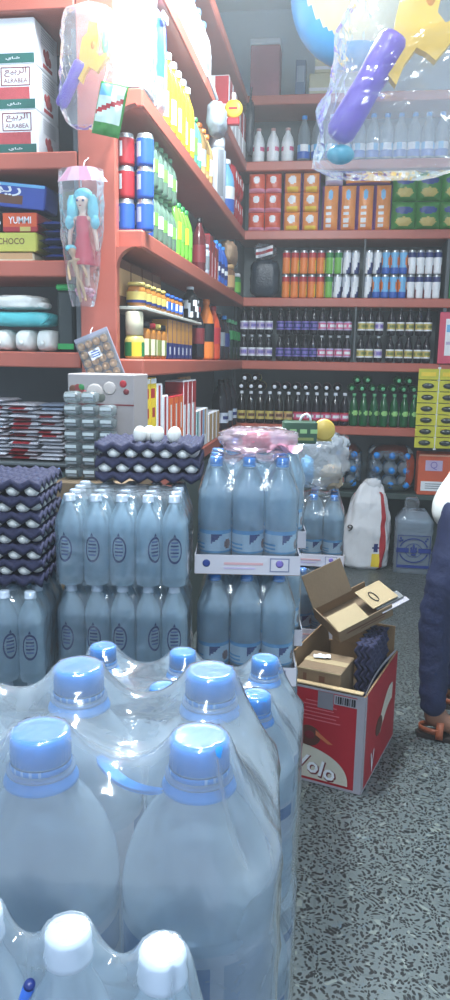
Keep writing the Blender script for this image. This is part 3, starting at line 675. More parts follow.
for i, (px, r, h, bd, cp, lb, nm) in enumerate([(196.5, .038, .27, DK, RED, MAROON, 'dark bottle with red cap beside the orange juice packs'), (205, .046, .33, ORANGE, ORANGE, BLACK, 'large orange bottle with black label near the middle of the side shelf'),
                                       (212, .046, .31, pm('red_orange_juice', (200, 70, 36), .2), RED, RED, 'red-orange bottle beside the large orange bottle'), (218, .04, .28, DK, BLACK, GREY, 'dark bottle beside the red-orange bottle'),
                                       (223, .04, .28, DK, BLUECAP, NAVY, 'dark bottle with blue cap, second past the red-orange bottle')]):
    simple_bottle('juice_bottle', nm, 'bottle', (XL-.055, sy(px, 330), z1), r, h, bd, cp, lb, lab=(.3, .6))
sg = {'sg': small_bottle('green_bottle', '', 'bottle', .042, .27, pm('deep_green_bottle', (16, 40, 30), .15), pm('green_cap', (90, 170, 120), .4), GREEN, lambda k, f: GREEN, lab=(.5, .72))}
for i in range(3): put('sg', (XL-.055, sy(227.5+3.2*i, 335), z1), (0, 0, i), 'dark green bottle, %s from the blue-capped dark bottle' % ORD[i], 'dark green bottles near the corner', sg)
# bay 0: cartons and black bottles
z0s = ZT[0]
def yr(u, v): return RED if (abs(u-.5) < .28 and (.15 < v < .42)) or (.6 < v < .78 and u < .7) else (WHITE if v > .85 else YELLOW)
for i in range(2):
    for k in range(2):
        carton('juice_carton', 'yellow and red carton, %s column from the pillar, %s one' % (ORD[i], ['lower', 'upper'][k]), 'carton', (XL-.055, YP+.125+i*.098, z0s+k*.194), (.09, .09, .192), yr, 'yellow and red cartons on the low side shelf')
def strp(u, v): return RED if .3 < u < .6 else WHITE
for i in range(2): carton('tall_carton', 'tall white carton with red stripe, %s from the yellow cartons' % ORD[i], 'carton', (XL-.055, YP+.325+i*.105, z0s), (.09, .095, .36-.05*i), strp, 'red-striped white cartons')
def oj(u, v): return WHITE if (u-.5)**2+(v-.7)**2 < .03 else (RED if v < .14 else pm('juice_orange', (222, 104, 40), .4))
for i in range(3): carton('juice_carton', 'orange juice carton on the low side shelf, %s from the striped cartons' % ORD[i], 'carton', (XL-.055, YP+.535+i*.105, z0s), (.09, .095, .30), oj, 'orange cartons on the low side shelf')
def rw(u, v): return RED if v > .7 else (WHITE if u < .5 else pm('soft_red', (196, 90, 84), .4))
for i in range(3): carton('tall_carton', 'red and white carton, %s from the orange juice cartons' % ORD[i], 'carton', (XL-.055, YP+.85+i*.105, z0s), (.09, .095, .36), rw, 'red and white cartons on the low side shelf')
cc = [TEAL, WHITE, RED, SKY, TAN, WHITE]
for i in range(6): carton('slim_pack', '%s slim pack, %s from the red and white cartons' % (['teal', 'white', 'red', 'sky blue', 'tan', 'white'][i], ORD[i]), 'pack', (XL-.05, YP+1.165+i*.055, z0s), (.08, .05, .2), lambda u, v, i=i: cc[i] if v > .3 else WHITE, 'slim packs on the low side shelf')
t = thing('wooden_board', 'tan board leaning against the shelf back behind the slim packs', 'board', (XL-.16, YP+1.55, z0s))
M().box((0, 0, .18), (.014, .3, .36), TAN, .003).build('panel', t); M().box((.009, 0, .18), (.003, .02, .35), pm('board_edge', (160, 128, 92), .5)).build('batten', t)
for i in range(3): carton('brown_pack', 'brown and white pack, %s from the slim packs' % ORD[i], 'pack', (XL-.055, YP+1.56+i*.13, z0s), (.09, .12, .16), lambda u, v: WHITE if u < .3 else TAN, 'brown packs on the low side shelf')
kb = {'k': small_bottle('cola_bottle', '', 'bottle', .055, .33, DK, BLACK, SILV, lambda k, f: NAVY if abs(f-.5) < .2 and .2 < k < .8 else SILV, lab=(.16, .36), cap_r=.3)}
for i in range(3): put('k', (XL-.065, sy(221+4.6*i, 400), z0s), (0, 0, .5+i), 'large black cola bottle, %s from the brown packs' % ORD[i], 'large black cola bottles near the corner', kb)
K = YP/2.36
# ------------------------------------------------------------------ goods on the unit left of the pillar
xr = aY(36, 90, YP+.03).x; TW, TD, THH = .36*K, .19*K, .1435
LGREY = pm('pale_grey_print', (176, 180, 188), .5); DTEAL = pm('dark_green_band', (36, 92, 84), .45); SOFTR = pm('soft_red_print', (176, 74, 78), .45, .25, 60)
for k in range(3):
    t = thing('tea_box', 'white, red and green tea box left of the pillar, %s of three' % ['bottom', 'middle', 'top'][k], 'tea box', (xr-TW/2, YP+.03+TD/2, ZLT[3]+k*(THH+.001)), group='tea boxes left of the pillar')
    m = M(); m.box((0, 0, THH/2), (TW, TD, THH), WHITE, .003)
    def pf(u, v): return DTEAL if v < .22 else (SOFTR if v < .52 and (u < .965) else (WHITE))
    if k == 2: pf = lambda u, v: DTEAL if v < .2 else (pm('glare_washed_print', (206, 204, 222), .4) if v < .45 else WHITE)  # top box has glare painted in: its red band is washed pale
    m.grid(lambda u, v: ((u-.5)*TW*.985, -TD/2-.0006, THH*(.02+.96*v)), 20, 18, WHITE, paint=pf)
    if k < 2:
        cx = .128
        for (dx, dz, w, h) in ((0, .052, .092, .003), (0, -.004, .092, .003), (-.046, .024, .003, .058), (.046, .024, .003, .058)): m.box((cx+dx*K, -TD/2-.0012, (.085+dz-.004)), (w*1.1, .001, h), MAROON)
        m.text('ﻊﻴﺑﺮﻟﺍ', FX((cx, -TD/2-.0018, .119), '-y'), .08, .030, MAROON, .006); m.text('ALRABEA', FX((cx, -TD/2-.0018, .092), '-y'), .085, .014, MAROON, .004)
    m.text('ﻱﺎﺷ', FX((.12, -TD/2-.0018, .017), '-y'), .05, .011, WHITE, .01)
    for q in range(6): m.box((TW/2+.001, .01, THH*.9-q*.0085), (.001, TD*.55, .003), LGREY)
    for (yy_, zz_, ra) in ((.0, .05, .022), (.025, .044, .016), (-.02, .06, .014), (.01, .066, .014)): m.lathe([(ra, 0), (ra*.6, .0012), (0, .0012)], 12, SOFTR, FX((TW/2+.001, yy_, zz_), '+x'))
    m.box((TW/2+.001, .005, .018), (.001, TD*.4, .012), SOFTR)
    m.build('box_body', t)
    M().box((0, 0, THH-.0003), (TW*.97, TD*.97, .0022), pm('tea_lid_red', (196, 120, 124), .5)).build('lid', t) if k == 2 else None
# biscuits
z2 = ZLT[2]
def bpack(name, label, c, d, paint, txt=None, rot=(0, 0, 0), nu=16, nv=8):
    t = thing(name, label, 'biscuit pack', c, rot); w, dep, h = d
    m = M(); m.box((0, 0, h/2), d, paint(.5, .02), .006)
    m.grid(lambda u, v: ((u-.5)*w*.97, -dep/2-.0007, h*(.03+.94*v)), nu, nv, WHITE, paint=paint); m.build('pack_body', t)
    if txt:
        s, tx, tz, tw, th, tm, r = txt; M().text(s, FX((tx, -dep/2-.0016, tz), '-y', r), tw, th, tm, .012).build('printed_name', t)
    return t
xr2 = lambda px: aY(px, 230, YP+.04).x
CHOC = pm('chocolate_print', (104, 62, 44), .5); YG = pm('yellow_green_card', (190, 188, 86), .45)
bpack('biscuit_box', 'tan flat box at the bottom of the biscuit pile', (xr2(33)-.15, YP+.12, z2), (.30, .16, .031), lambda u, v: TAN if v > .3 else CREAM)
bpack('biscuit_box', 'yellow-green choco box in the biscuit pile', (xr2(37)-.15, YP+.12, z2+.033), (.30, .17, .066), lambda u, v: YG, ('CHOCO', .055, .036, .10, .022, CHOC, 0))
bpack('biscuit_box', 'orange yummi box lying on the choco box', (xr2(37.5)-.065, YP+.12, z2+.101), (.13, .16, .066), lambda u, v: pm('deep_orange', (206, 82, 38), .45) if v > .2 else (GOLD if .5 < u < .8 else RED), ('YUMMI', .0, .040, .085, .024, WHITE, 0))
BLUEF = pm('blue_foil', (48, 72, 160), .3, .12)
bpack('biscuit_pack', 'blue chocolate biscuit pack tilted on top of the pile', (xr2(42)-.125, YP+.12, z2+.188), (.26, .13, .085), lambda u, v: (SKY if v > .9 else (CHOC if (.3 < u < .66 and .12 < v < .5) else (TAN if u < .3 and v < .3 else BLUEF))),
      ('ﻭﺰﻳﺭ', -.03, .058, .14, .040, WHITE, 0), rot=(0, math.radians(6), 0))
m_ = thing('biscuit_pack', 'black pack end below the tilted blue pack', 'biscuit pack', (xr2(1.5)-.07, YP+.12, z2+.101)); M().box((0, 0, .035), (.14, .15, .066), BLACK, .006).build('pack_body', m_); M().text('ﺩ', FX((.055, -.0765, .035), '-y'), .022, .022, WHITE).build('printed_name', m_)
for k in range(5):
    pouch_thing('biscuit_pack', 'dark navy shiny pack, %s from the bottom of the pile beside the pillar' % ORD[k], 'biscuit pack', (xr2(54)+rnd.uniform(-.006, .006), YP+.10, z2+.015+k*.0275), .105, .15, .026,
                lambda u, v: NAVY if (int(v*9)+int(u*4)) % 4 else pm('dark_navy_foil', (20, 28, 58), .25), (0, 0, rnd.uniform(-.08, .08)), 90+k, 'navy packs beside the pillar')
bpack('biscuit_pack', 'upright tan and white pack standing behind the navy packs', (xr2(56), YP+.26, z2), (.09, .05, .285), lambda u, v: TAN if v < .55 else (WHITE if int(v*20) % 2 else GOLD))
# sugar bags
z1l = ZLT[1]; SUG = pm('white_sugar_bag', (222, 222, 218), .4, .05, 12, .3); TURQ = pm('turquoise_bag', (90, 190, 196), .4, .08, 12, .3)
for i, (px, w) in enumerate(((-1, .078), (21.5, .078), (43, .076))):
    t = thing('sugar_bag', 'white sugar bag at the base of the pile, %s from the left' % ORD[i], 'bag', (xr2(px), YP+.09, z1l), group='white sugar bags')
    crumple((0, 0, .039), (w/2*.92, .08, .039), SUG, .06, 3, 11+i, 26, 16, .6).build('bag_body', t)
    M().lathe([(.010, -.006), (.004, .002), (.009, .006), (.008, .008)], 10, SUG, Matrix.Translation((0, -.081, .03)) @ Matrix.Rotation(PI/2, 4, 'X')).build('tied_end', t)
t = thing('turquoise_bag', 'turquoise bag lying across the white sugar bags', 'bag', (xr2(16), YP+.10, z1l+.087))
crumple((0, 0, .029), (.118, .085, .026), TURQ, .06, 4, 21, 40, 14, .5).build('bag_body', t); M().grid(lambda u, v: (.09+.035*u, -.085+.03*v, .004+.03*u+.01*math.sin(3*v)), 6, 6, TURQ).build('corner_flap', t)
t = thing('sugar_bag', 'white bag lying on top of the turquoise bag', 'bag', (xr2(13), YP+.10, z1l+.147))
crumple((0, 0, .028), (.09, .085, .026), SUG, .10, 4, 25, 36, 14, .5).build('bag_body', t); crumple((.085, -.02, .018), (.03, .04, .013), SUG, .1, 4, 29).build('folded_end', t)
t = thing('storage_bin', 'dark bin with bright green rim beside the pillar', 'bin', (xr2(62.5), YP+.15, z1l))
DG = pm('dark_grey_bin', (48, 56, 58), .5); RIM = pm('green_rim', (40, 160, 80), .4)
M().box((0, 0, .11), (.062, .2, .215), DG, .008).build('bin_body', t); M().box((0, 0, .229), (.068, .21, .022), RIM, .006).build('rim', t)
M().box((0, -.1015, .02), (.060, .003, .02), RIM).build('base_band', t)
# sachet pile
z0l = ZLT[0]; SR = pm('sachet_red', (156, 36, 48), .35, .2, 40); SW = pm('sachet_white', (206, 206, 214), .35, .06); SG = pm('sachet_grey_blue', (150, 164, 186), .35)
npk = 0
for c_, (xa, xw) in enumerate(((aY(-6, 430, YP+.05).x, .125), (aY(25, 430, YP+.05).x, .125), (aY(52, 430, YP+.05).x, .10))):
    rows = (16, 15, 15)[c_]
    for k in range(rows):
        sd = c_*40+k; q = rnd.random()
        pf = (lambda u, v: SW) if q < .22 else ((lambda u, v: SR if .12 < u < .7 else SW) if q < .65 else (lambda u, v: SR if u < .6 else SW))
        if c_ == 2 and k < 6: pf = lambda u, v: SW
        if c_ == 2 and k > 12: pf = lambda u, v: SG
        pouch_thing('sachet', '%s sachet, %s from the bottom in the %s pile' % ('white' if (q < .22 or (c_ == 2 and k < 6)) else 'red and white', ORD[k], ['leftmost', 'middle', 'pillar-side'][c_]), 'sachet',
                    (xa+rnd.uniform(-.006, .006), YP+.105+rnd.uniform(-.01, .01), z0l+.0085+k*.0142), xw*.93, .15, .0136, pf, (0, rnd.uniform(-.015, .015), rnd.uniform(-.16, .16)), sd, 'sachets piled left of the pillar', 14, 10, True, .0016)
# ------------------------------------------------------------------ film draped over bottles (membrane over obstacles)
def drape(caps, x0, x1, y0, y1, rnd_r, zcap, capr, shoulder, zside, zbot, nx, ny, mat, seed=0, sag=.35, it=260, wr=.0012, ridge=0):
    """film pulled tight over cap tops, sagging between them, then down the sides of a rounded block"""
    xs = np.linspace(x0, x1, nx); ys = np.linspace(y0, y1, ny); X, Y = np.meshgrid(xs, ys)
    obs = np.full(X.shape, zside)
    for (cx, cy) in caps:
        d = np.hypot(X-cx, Y-cy); o = np.where(d < capr, zcap, zcap-(d-capr)*2.2); o = np.where(d < capr*1.02, zcap, o)
        obs = np.maximum(obs, np.where(d < capr*1.3, o, 0)); obs = np.maximum(obs, np.interp(d, shoulder[0], shoulder[1]))
    if ridge:
        for (ax, ay) in caps:
            for (bx, by) in caps:
                L2 = (bx-ax)**2+(by-ay)**2
                if L2 < 1e-6 or L2 > ridge**2: continue
                tt = np.clip(((X-ax)*(bx-ax)+(Y-ay)*(by-ay))/L2, 0, 1); dd = np.hypot(X-ax-tt*(bx-ax), Y-ay-tt*(by-ay))
                obs = np.maximum(obs, np.where(dd < .010, zcap-.0125-.030*tt*(1-tt)*4*.4, 0))
    Z = np.maximum(obs, zside+(zcap-zside)*.2)
    edge = np.zeros(X.shape, bool); edge[0, :] = edge[-1, :] = edge[:, 0] = edge[:, -1] = True
    Z[edge] = zside
    for _ in range(it):
        A = Z.copy(); A[1:-1, 1:-1] = .25*(Z[:-2, 1:-1]+Z[2:, 1:-1]+Z[1:-1, :-2]+Z[1:-1, 2:])
        A = np.maximum(A, obs+.0008); A[edge] = zside; Z = A
    # round the plan corners
    cxm, cym = (x0+x1)/2, (y0+y1)/2; hx, hy = (x1-x0)/2, (y1-y0)/2
    m = M(); vs = []; fs = []
    def warp(x, y):
        dx, dy = x-cxm, y-cym; ex, ey = abs(dx)-(hx-rnd_r), abs(dy)-(hy-rnd_r)
        if ex > 0 and ey > 0:
            L = math.hypot(ex, ey); mx = max(ex, ey)
            if L > 1e-9: k = mx/L; dx = math.copysign(hx-rnd_r+ex*k, dx); dy = math.copysign(hy-rnd_r+ey*k, dy)
        return cxm+dx, cym+dy
    for j in range(ny):
        for i in range(nx):
            x, y = warp(xs[i], ys[j]); n_ = noise.fractal(Vector((x*26+seed, y*26, seed)), 1, 2, 2)*wr*(0 if Z[j, i] >= zcap-.001 else 1)
            vs.append((x, y, float(Z[j, i])+n_))
    for j in range(ny-1):
        for i in range(nx-1): fs.append((j*nx+i, j*nx+i+1, (j+1)*nx+i+1, (j+1)*nx+i))
    ring = [i for i in range(nx)]+[(j+1)*nx-1 for j in range(1, ny)]+[(ny-1)*nx+i for i in range(nx-2, -1, -1)]+[j*nx for j in range(ny-2, 0, -1)]
    K = 14; base = len(vs); n = len(ring)
    for k in range(1, K+1):
        f = k/K
        for q in ring:
            x, y, z = vs[q]; dx, dy = x-cxm, y-cym; L = math.hypot(dx, dy)
            w_ = wr*2.2*noise.fractal(Vector((x*30+seed, y*30, f*7)), 1, 2, 2)
            vs.append((x+dx/L*w_, y+dy/L*w_, zside+(zbot-zside)*f))
    for k in range(K):
        for i in range(n):
            a0 = ring[i] if k == 0 else base+(k-1)*n+i; a1 = ring[(i+1) % n] if k == 0 else base+(k-1)*n+(i+1) % n
            fs.append((a1, a0, base+k*n+i, base+k*n+(i+1) % n))
    return m.add(vs, fs, mat, True)

# ------------------------------------------------------------------ water bottles
def big_bottle_parts(R, Hh, capm, lab, n=40, rings=True, label_band=(.26, .52), capr=.020, body=None, fine=True):
    """profile of a large water bottle; returns builders"""
    zc0 = Hh-.024
    def prof():
        p = [(0, .010), (R*.45, .006), (R*.74, 0), (R*.93, .004), (R, .018), (R, Hh*.10)]
        for k in range(3 if rings else 0):
            z = Hh*(.115+.045*k); p += [(R, z), (R*.955, z+Hh*.012), (R, z+Hh*.024)]
        p += [(R, Hh*.25), (R*.985, Hh*.262), (R*.985, Hh*.625), (R, Hh*.635), (R*.99, Hh*.66), (R*.94, Hh*.71), (R*.82, Hh*.77), (R*.64, Hh*.825), (R*.46, Hh*.865),
              (capr*1.0, Hh*.895), (capr*.92, zc0-.004), (capr*1.18, zc0-.003), (capr*1.18, zc0-.0005), (capr*.9, zc0)]
        return p
    return prof, zc0
def cap_mesh(capr, zc0, Hh, capm, notch, n=64):
    m = M()
    m.lathe([(capr*1.06, zc0+.0006), (capr*1.07, zc0+.0036), (capr*1.05, zc0+.0044)], n, capm, capb=True, capt=False, paint=lambda u, z: notch if (u*22) % 1 < .22 else capm)
    m.lathe([(capr*.98, zc0+.0044), (capr*.98, zc0+.0056)], n, notch, capb=False, capt=False)
    m.lathe([(capr*1.03, zc0+.0056), (capr*1.03, Hh-.004), (capr*1.0, Hh-.0012), (capr*.93, Hh), (capr*.88, Hh-.0003), (0, Hh-.0003)], n, capm, rib=lambda k, i: (.012 if i % 2 else -.012) if k < 2 else 0, capb=True)
    return m
BOTTLE = PET
def make_big(parent, R, Hh, capr, capm, notch, label_paint, lb=(.262, .52), n=40, body=None, collar=False):
    prof, zc0 = big_bottle_parts(R, Hh, capm, None, capr=capr)
    b = M().lathe(prof(), n, body or BOTTLE).build('bottle', parent)
    cm = cap_mesh(capr, zc0, Hh, capm, notch)
    if collar: cm.lathe([(capr*.95, zc0-.0022), (capr*1.12, zc0-.0022), (capr*1.27, zc0-.0085), (capr*1.30, zc0-.0105), (capr*1.25, zc0-.0105), (capr*.98, zc0-.0045)], 66, capm, capb=False, capt=False, paint=lambda u, z: notch if (u*22) % 1 < .16 and z > zc0-.006 else capm)
    cm.build('cap', b)
    K = 12
    M().lathe([(R*.985+.0009, Hh*(lb[0]+(lb[1]-lb[0])*i/K)) for i in range(K+1)], 72, WHITE, capb=False, capt=False,
              paint=lambda u, z: label_paint((u*2) % 1, (z/Hh-lb[0])/(lb[1]-lb[0]))).build('label', b)
    return b
def grid_pack(name, label, loc, rotz, cols, rows, px, py, bottle_fn, R, Hh, capr, group=None, film=FILM, nx=70, ny=56, zside=.74, gap=.004, skip=None, tray=False, filmseed=0, jitter=.0, wr=.0012):
    t = thing(name, label, 'water pack', loc, (0, 0, rotz), group)
    base = .004 if tray else .0015; first = None; caps = []
    for j in range(rows):
        for i in range(cols):
            x, y = (i-(cols-1)/2)*px, (j-(rows-1)/2)*py
            if first is None: b = first = bottle_fn(t)
            else: b = dup(first, parent=t)
            b.location = (x+rnd.uniform(-jitter, jitter), y+rnd.uniform(-jitter, jitter), base); b.rotation_euler = (0, 0, rnd.uniform(0, 6.28)); caps.append((x, y))
    hx, hy = (cols-1)/2*px+R+gap, (rows-1)/2*py+R+gap
    sh = ([0, capr*1.2, R*.46, R*.64, R*.82, R*.94, R], [base+Hh*v for v in (.93, .90, .865, .825, .77, .71, .66)])
    sh = (sh[0], [v+.002 for v in sh[1]])
    drape(caps, -hx, hx, -hy, hy, R*.95, base+Hh+.0006, capr*1.02, sh, base+Hh*zside, base+.004, nx, ny, film, filmseed, ridge=max(px, py)*1.1, wr=wr).build('shrink_film', t)
    return t
NEARF = clear('near_film', (244, 249, 252), .21, (222, 234, 244), .14, .34, .5, 14, gloss=.8)
def lab_near(u, v):
    if v > .93 or v < .05: return pm('label_rim', (150, 166, 180), .45)
    if .30 < u < .52 and .62 < v < .80: return pm('label_blue_block', (60, 100, 150), .45)
    if .58 < u < .86 and .30 < v < .80: return pm('label_slate_block', (126, 144, 166), .45)
    if .08 < u < .24 and .5 < v < .9: return pm('label_blue_block', (60, 100, 150), .45)
    return pm('label_grey', (166, 172, 184), .45, .05)
# near pack of six: caps at about x -.30..-.085, y .44..  .55, top 1.2 m
H1 = .298; R1 = .0525
near1 = dict(cols=3, rows=2, px=.1075, py=.108, R=R1, Hh=H1, capr=.0195)
loc1 = Vector((-.193, .498, 0)); rz1 = .10
def b1(p): return make_big(p, R1, H1, .0195, BLUECAP, BLUECAPD, lab_near, lb=(.29, .615), n=56, collar=True)
P1 = grid_pack('water_bottle_pack', 'nearest film-wrapped pack of large blue-capped water bottles, topmost of its stack', (loc1.x, loc1.y, .9035), rz1, bottle_fn=b1, nx=120, ny=90, film=NEARF, filmseed=3, group=None, zside=.76, wr=.0016, **near1)
def near_handle(pack):
    b = [c for c in pack.children if c.name.startswith('bottle')][2]      # right bottle of the near row
    zc0 = H1-.024; inv = Matrix.Rotation(-b.rotation_euler.z, 4, 'Z'); m = M(); vs = []
    for k in range(13):
        q = k/12; p = Vector((-.024-.050*q, -.012+.040*q-.016*math.sin(PI*q), zc0-.009+.003*math.sin(PI*q)))
        d = Vector((.010, .010, 0))*(.38 if 0 < k < 12 else .2); vs += [inv @ (p-d*.8), inv @ (p+d*.8)]
    m.add(vs, [(2*i, 2*i+1, 2*i+3, 2*i+2) for i in range(12)], BLUECAP, True)
    m.add([v+Vector((0, 0, -.0022)) for v in vs], [(2*i, 2*i+2, 2*i+3, 2*i+1) for i in range(12)], BLUECAP, True); m.build('carry_handle', b)
for k in range(3):
    dup(P1, (loc1.x, loc1.y, .0015+.3005*(2-k)), label='film-wrapped pack of large water bottles hidden under the nearest blue-capped pack', group='packs under the nearest pack')
near_handle(P1)
# second pack behind, lower
H2 = .262; R2 = .050
def b2(p): return make_big(p, R2, H2, .0175, BLUECAP, BLUECAPD, lab_near, lb=(.33, .56), n=48, collar=True)
loc2 = Vector((-.192, .888, 0))
P2 = grid_pack('water_bottle_pack', 'lower film-wrapped blue-capped pack just behind the nearest pack', (loc2.x, loc2.y, .796), 0, cols=3, rows=2, px=.112, py=.112, bottle_fn=b2, R=R2, Hh=H2, capr=.0175, nx=80, ny=60, filmseed=8)
for k in range(3):
    dup(P2, (loc2.x-.004*k, loc2.y, .001+.2648*(2-k)), label='film-wrapped blue-capped pack under the lower pack behind, %s from its top' % ORD[k+1], group='packs of the second stack')
# white-capped pack in front, bottom of the frame
H3 = .2265; R3 = .0265
def lab_small(u, v):
    d = ((u-.5)/.19)**2+((v-.5)/.46)**2
    if d < 1 and d > .68: return NAVY
    if d < .5 and (int(v*14) % 2): return pm('print_violet_blue', (92, 104, 160), .4)
    return None
PETS = clear('small_bottle_plastic', (246, 250, 252), .5, (216, 241, 255), .1, .5, 0, gloss=.5)
def make_small(parent, R, Hh, capr=.0132, n=24, full=True, body=None):
    """slim 0.5 l bottle with waist, white cap, printed oval"""
    zc0 = Hh-.017
    p = [(0, .006), (R*.7, 0), (R*.95, .004), (R, .014), (R, Hh*.10), (R*.97, Hh*.115), (R, Hh*.13), (R, Hh*.28), (R*.965, Hh*.36), (R*.93, Hh*.44), (R*.95, Hh*.52), (R, Hh*.60), (R, Hh*.66), (R*.96, Hh*.72), (R*.84, Hh*.78), (R*.66, Hh*.835), (R*.5, Hh*.875), (capr*.92, Hh*.905), (capr*.9, zc0)]
    b = M().lathe(p, n, body or PETS).build('bottle', parent)
    m = M(); m.lathe([(capr*1.08, zc0), (capr*1.08, zc0+.003), (capr, zc0+.004), (capr*1.03, Hh-.003), (capr*.96, Hh-.0006), (capr*.8, Hh), (0, Hh)], 28, WHITECAP); m.build('cap', b)
    # printed oval mark with wording lines on the curved front
    m = M(); zz = Hh*.42; hh = Hh*.145; ww = R*.62
    def on(a, z, e=.0012):
        f = np.interp(z/Hh, [.28, .36, .44, .52, .60], [1, .965, .93, .95, 1]); r = R*f+e
        return (r*math.sin(a), -r*math.cos(a), z)
    K = 28; vs = []; fs = []
    for i in range(K):
        q = 2*PI*i/K
        for s_ in (1, .82): vs.append(on(math.sin(q)*ww/R*s_, zz+math.cos(q)*hh*s_))
    for i in range(K): j = (i+1) % K; fs.append((2*i, 2*j, 2*j+1, 2*i+1))
    m.add(vs, fs, NAVY)
    for s_ in range(5):
        z = zz-hh*.5+s_*hh*.26; wv = ww/R*.55*math.sqrt(max(.1, 1-((z-zz)/hh)**2)); N_ = 6
        vs = [on(-wv+2*wv*i/N_, z+dz) for dz in (0, hh*.13) for i in range(N_+1)]
        m.add(vs, [(i, i+1, N_+2+i, N_+1+i) for i in range(N_)], NAVY if s_ % 2 else pm('print_violet_blue', (92, 104, 160), .4))
    vs = [on(-.12, zz+hh*1.02), on(.12, zz+hh*1.02), on(0, zz+hh*1.3)]; m.add(vs, [(0, 1, 2)], NAVY)
    m.build('printed_mark', b)
    return b
def small_pack(name, label, loc, rotz, cols, rows, p, R, Hh, group=None, seed=0, nx=70, ny=50, film=FILM, capr=.0132, full=None):
    t = grid_pack(name, label, loc, rotz, cols, rows, p, p, lambda q: make_small(q, R, Hh, capr), R, Hh, capr, group, film, nx, ny, zside=.72, filmseed=seed)
    for b in t.children:
        if b.name.startswith('bottle'): b.rotation_euler = (0, 0, rnd.uniform(-.7, .7))
    return t
S3 = small_pack('water_bottle_pack', 'row of small white-capped water bottles in front of the nearest blue-capped pack', (-.132, .3420, .9165), -.1, 3, 1, .0540, R3, H3, seed=12, nx=100, ny=44, film=NEARF, capr=.0125)
for k in range(4):
    dup(S3, (-.132, .3420, .0005+.229*(3-k)), label='pack of small white-capped water bottles hidden lower in the front stack', group='packs lower in the front stack')
t = thing('marker_pen', 'blue pen standing among the small white-capped bottles', 'pen', aD(27, 992, .40), (.25, .35, 0))
M().cyl((0, 0, -.06), (0, 0, .006), .0032, .0032, BLUE, 12).build('pen_body', t); M().cyl((0, 0, .0062), (0, 0, .0085), .0032, .0028, NAVY, 12).build('end_plug', t)
# ------------------------------------------------------------------ small-bottle stacks behind the near packs
HS, RS, PS = .2238, .0306, .0634
RZ = .13
cr, sr = math.cos(RZ), math.sin(RZ)
def loc_r(o, x, y): return (o[0]+x*cr-y*sr, o[1]+x*sr+y*cr)
c_mid = loc_r((-.503, 1.725), 0, 1.5*PS)
MIDF = clear('stack_film', (244, 249, 252), .06, (222, 234, 244), .14, .3, .45, 26, gloss=.8)
PM = small_pack('water_bottle_pack', 'white-capped small bottle pack under the middle egg trays, topmost tier', (c_mid[0], c_mid[1], .9005), RZ, 5, 4, PS, RS, HS, seed=21, nx=64, ny=52, film=MIDF)
for k in range(4):
    dup(PM, (c_mid[0], c_mid[1], .0005+.225*(3-k)), label='white-capped small bottle pack, %s tier down below the middle egg trays' % ORD[k+1], group='packs under the middle egg trays')
c_left = loc_r((-.828, 1.612), 0, 1.5*PS)
for k in range(4):
    dup(PM, (c_left[0], c_left[1], .0005+.225*(3-k)), label='white-capped small bottle pack under the left egg tray stack, %s' % ['topmost tier', 'second tier down', 'third tier down', 'lowest tier'][k], group='packs under the left egg trays')

# ------------------------------------------------------------------ egg trays
TRAY = pm('indigo_pulp', (36, 37, 68), .75, .22, 40, .35, bscale=160); EGG = pm('white_eggshell', (226, 224, 218), .5, .03, 30)
EP, TP, TA, SK = .045, .0385, .0095, .0185
def tri(a): return math.asin(max(-1, min(1, math.cos(a)*.97)))*2/PI
def tray_mesh(sign, nx=6, ny=5, s=8):
    m = M(); W, D = nx*EP, ny*EP; I, J = nx*s, ny*s; vs = []; fs = []
    def z(i, j): return sign*TA*tri(2*PI*i/s)*tri(2*PI*j/s)
    for j in range(J+1):
        for i in range(I+1): vs.append((-W/2+W*i/I, -D/2+D*j/J, z(i, j)))
    w = I+1; n0 = len(vs)
    for v in list(vs): vs.append((v[0]*.99, v[1]*.99, v[2]-.003))
    for j in range(J):
        for i in range(I):
            q = (j*w+i, j*w+i+1, (j+1)*w+i+1, (j+1)*w+i); fs.append(q); fs.append(tuple(n0+k for k in q[::-1]))
    ring = [i for i in range(w)]+[(j+1)*w-1 for j in range(1, J+1)]+[J*w+i for i in range(I-1, -1, -1)]+[j*w for j in range(J-1, 0, -1)]
    b = len(vs); n = len(ring)
    for q in ring: x, y, zz = vs[q]; vs.append((x*1.012, y*1.014, zz-SK*.45))
    for q in ring: x, y, zz = vs[q]; vs.append((x*1.004, y*1.005, zz-SK))
    for i in range(n):
        j = (i+1) % n; fs += [(ring[j], ring[i], b+i, b+j), (b+j, b+i, b+n+i, b+n+j), (b+n+j, b+n+i, n0+ring[i], n0+ring[j])]
    m.add(vs, fs, TRAY, True); return m
TM = {s: None for s in (1, -1)}
EGGM = [None]
def egg_at(loc, rot, label, group, sc=1.):
    if EGGM[0] is None:
        o = M().ell((0, 0, 0), (.0182, .0182, .0165), EGG, 16, 11, fn=lambda p: 1-.06*p.z).build('egg'); EGGM[0] = o; tag(o, label, 'egg', group)
    else: o = dup(EGGM[0], label=label, group=group)
    o.location = loc; o.rotation_euler = rot; return o
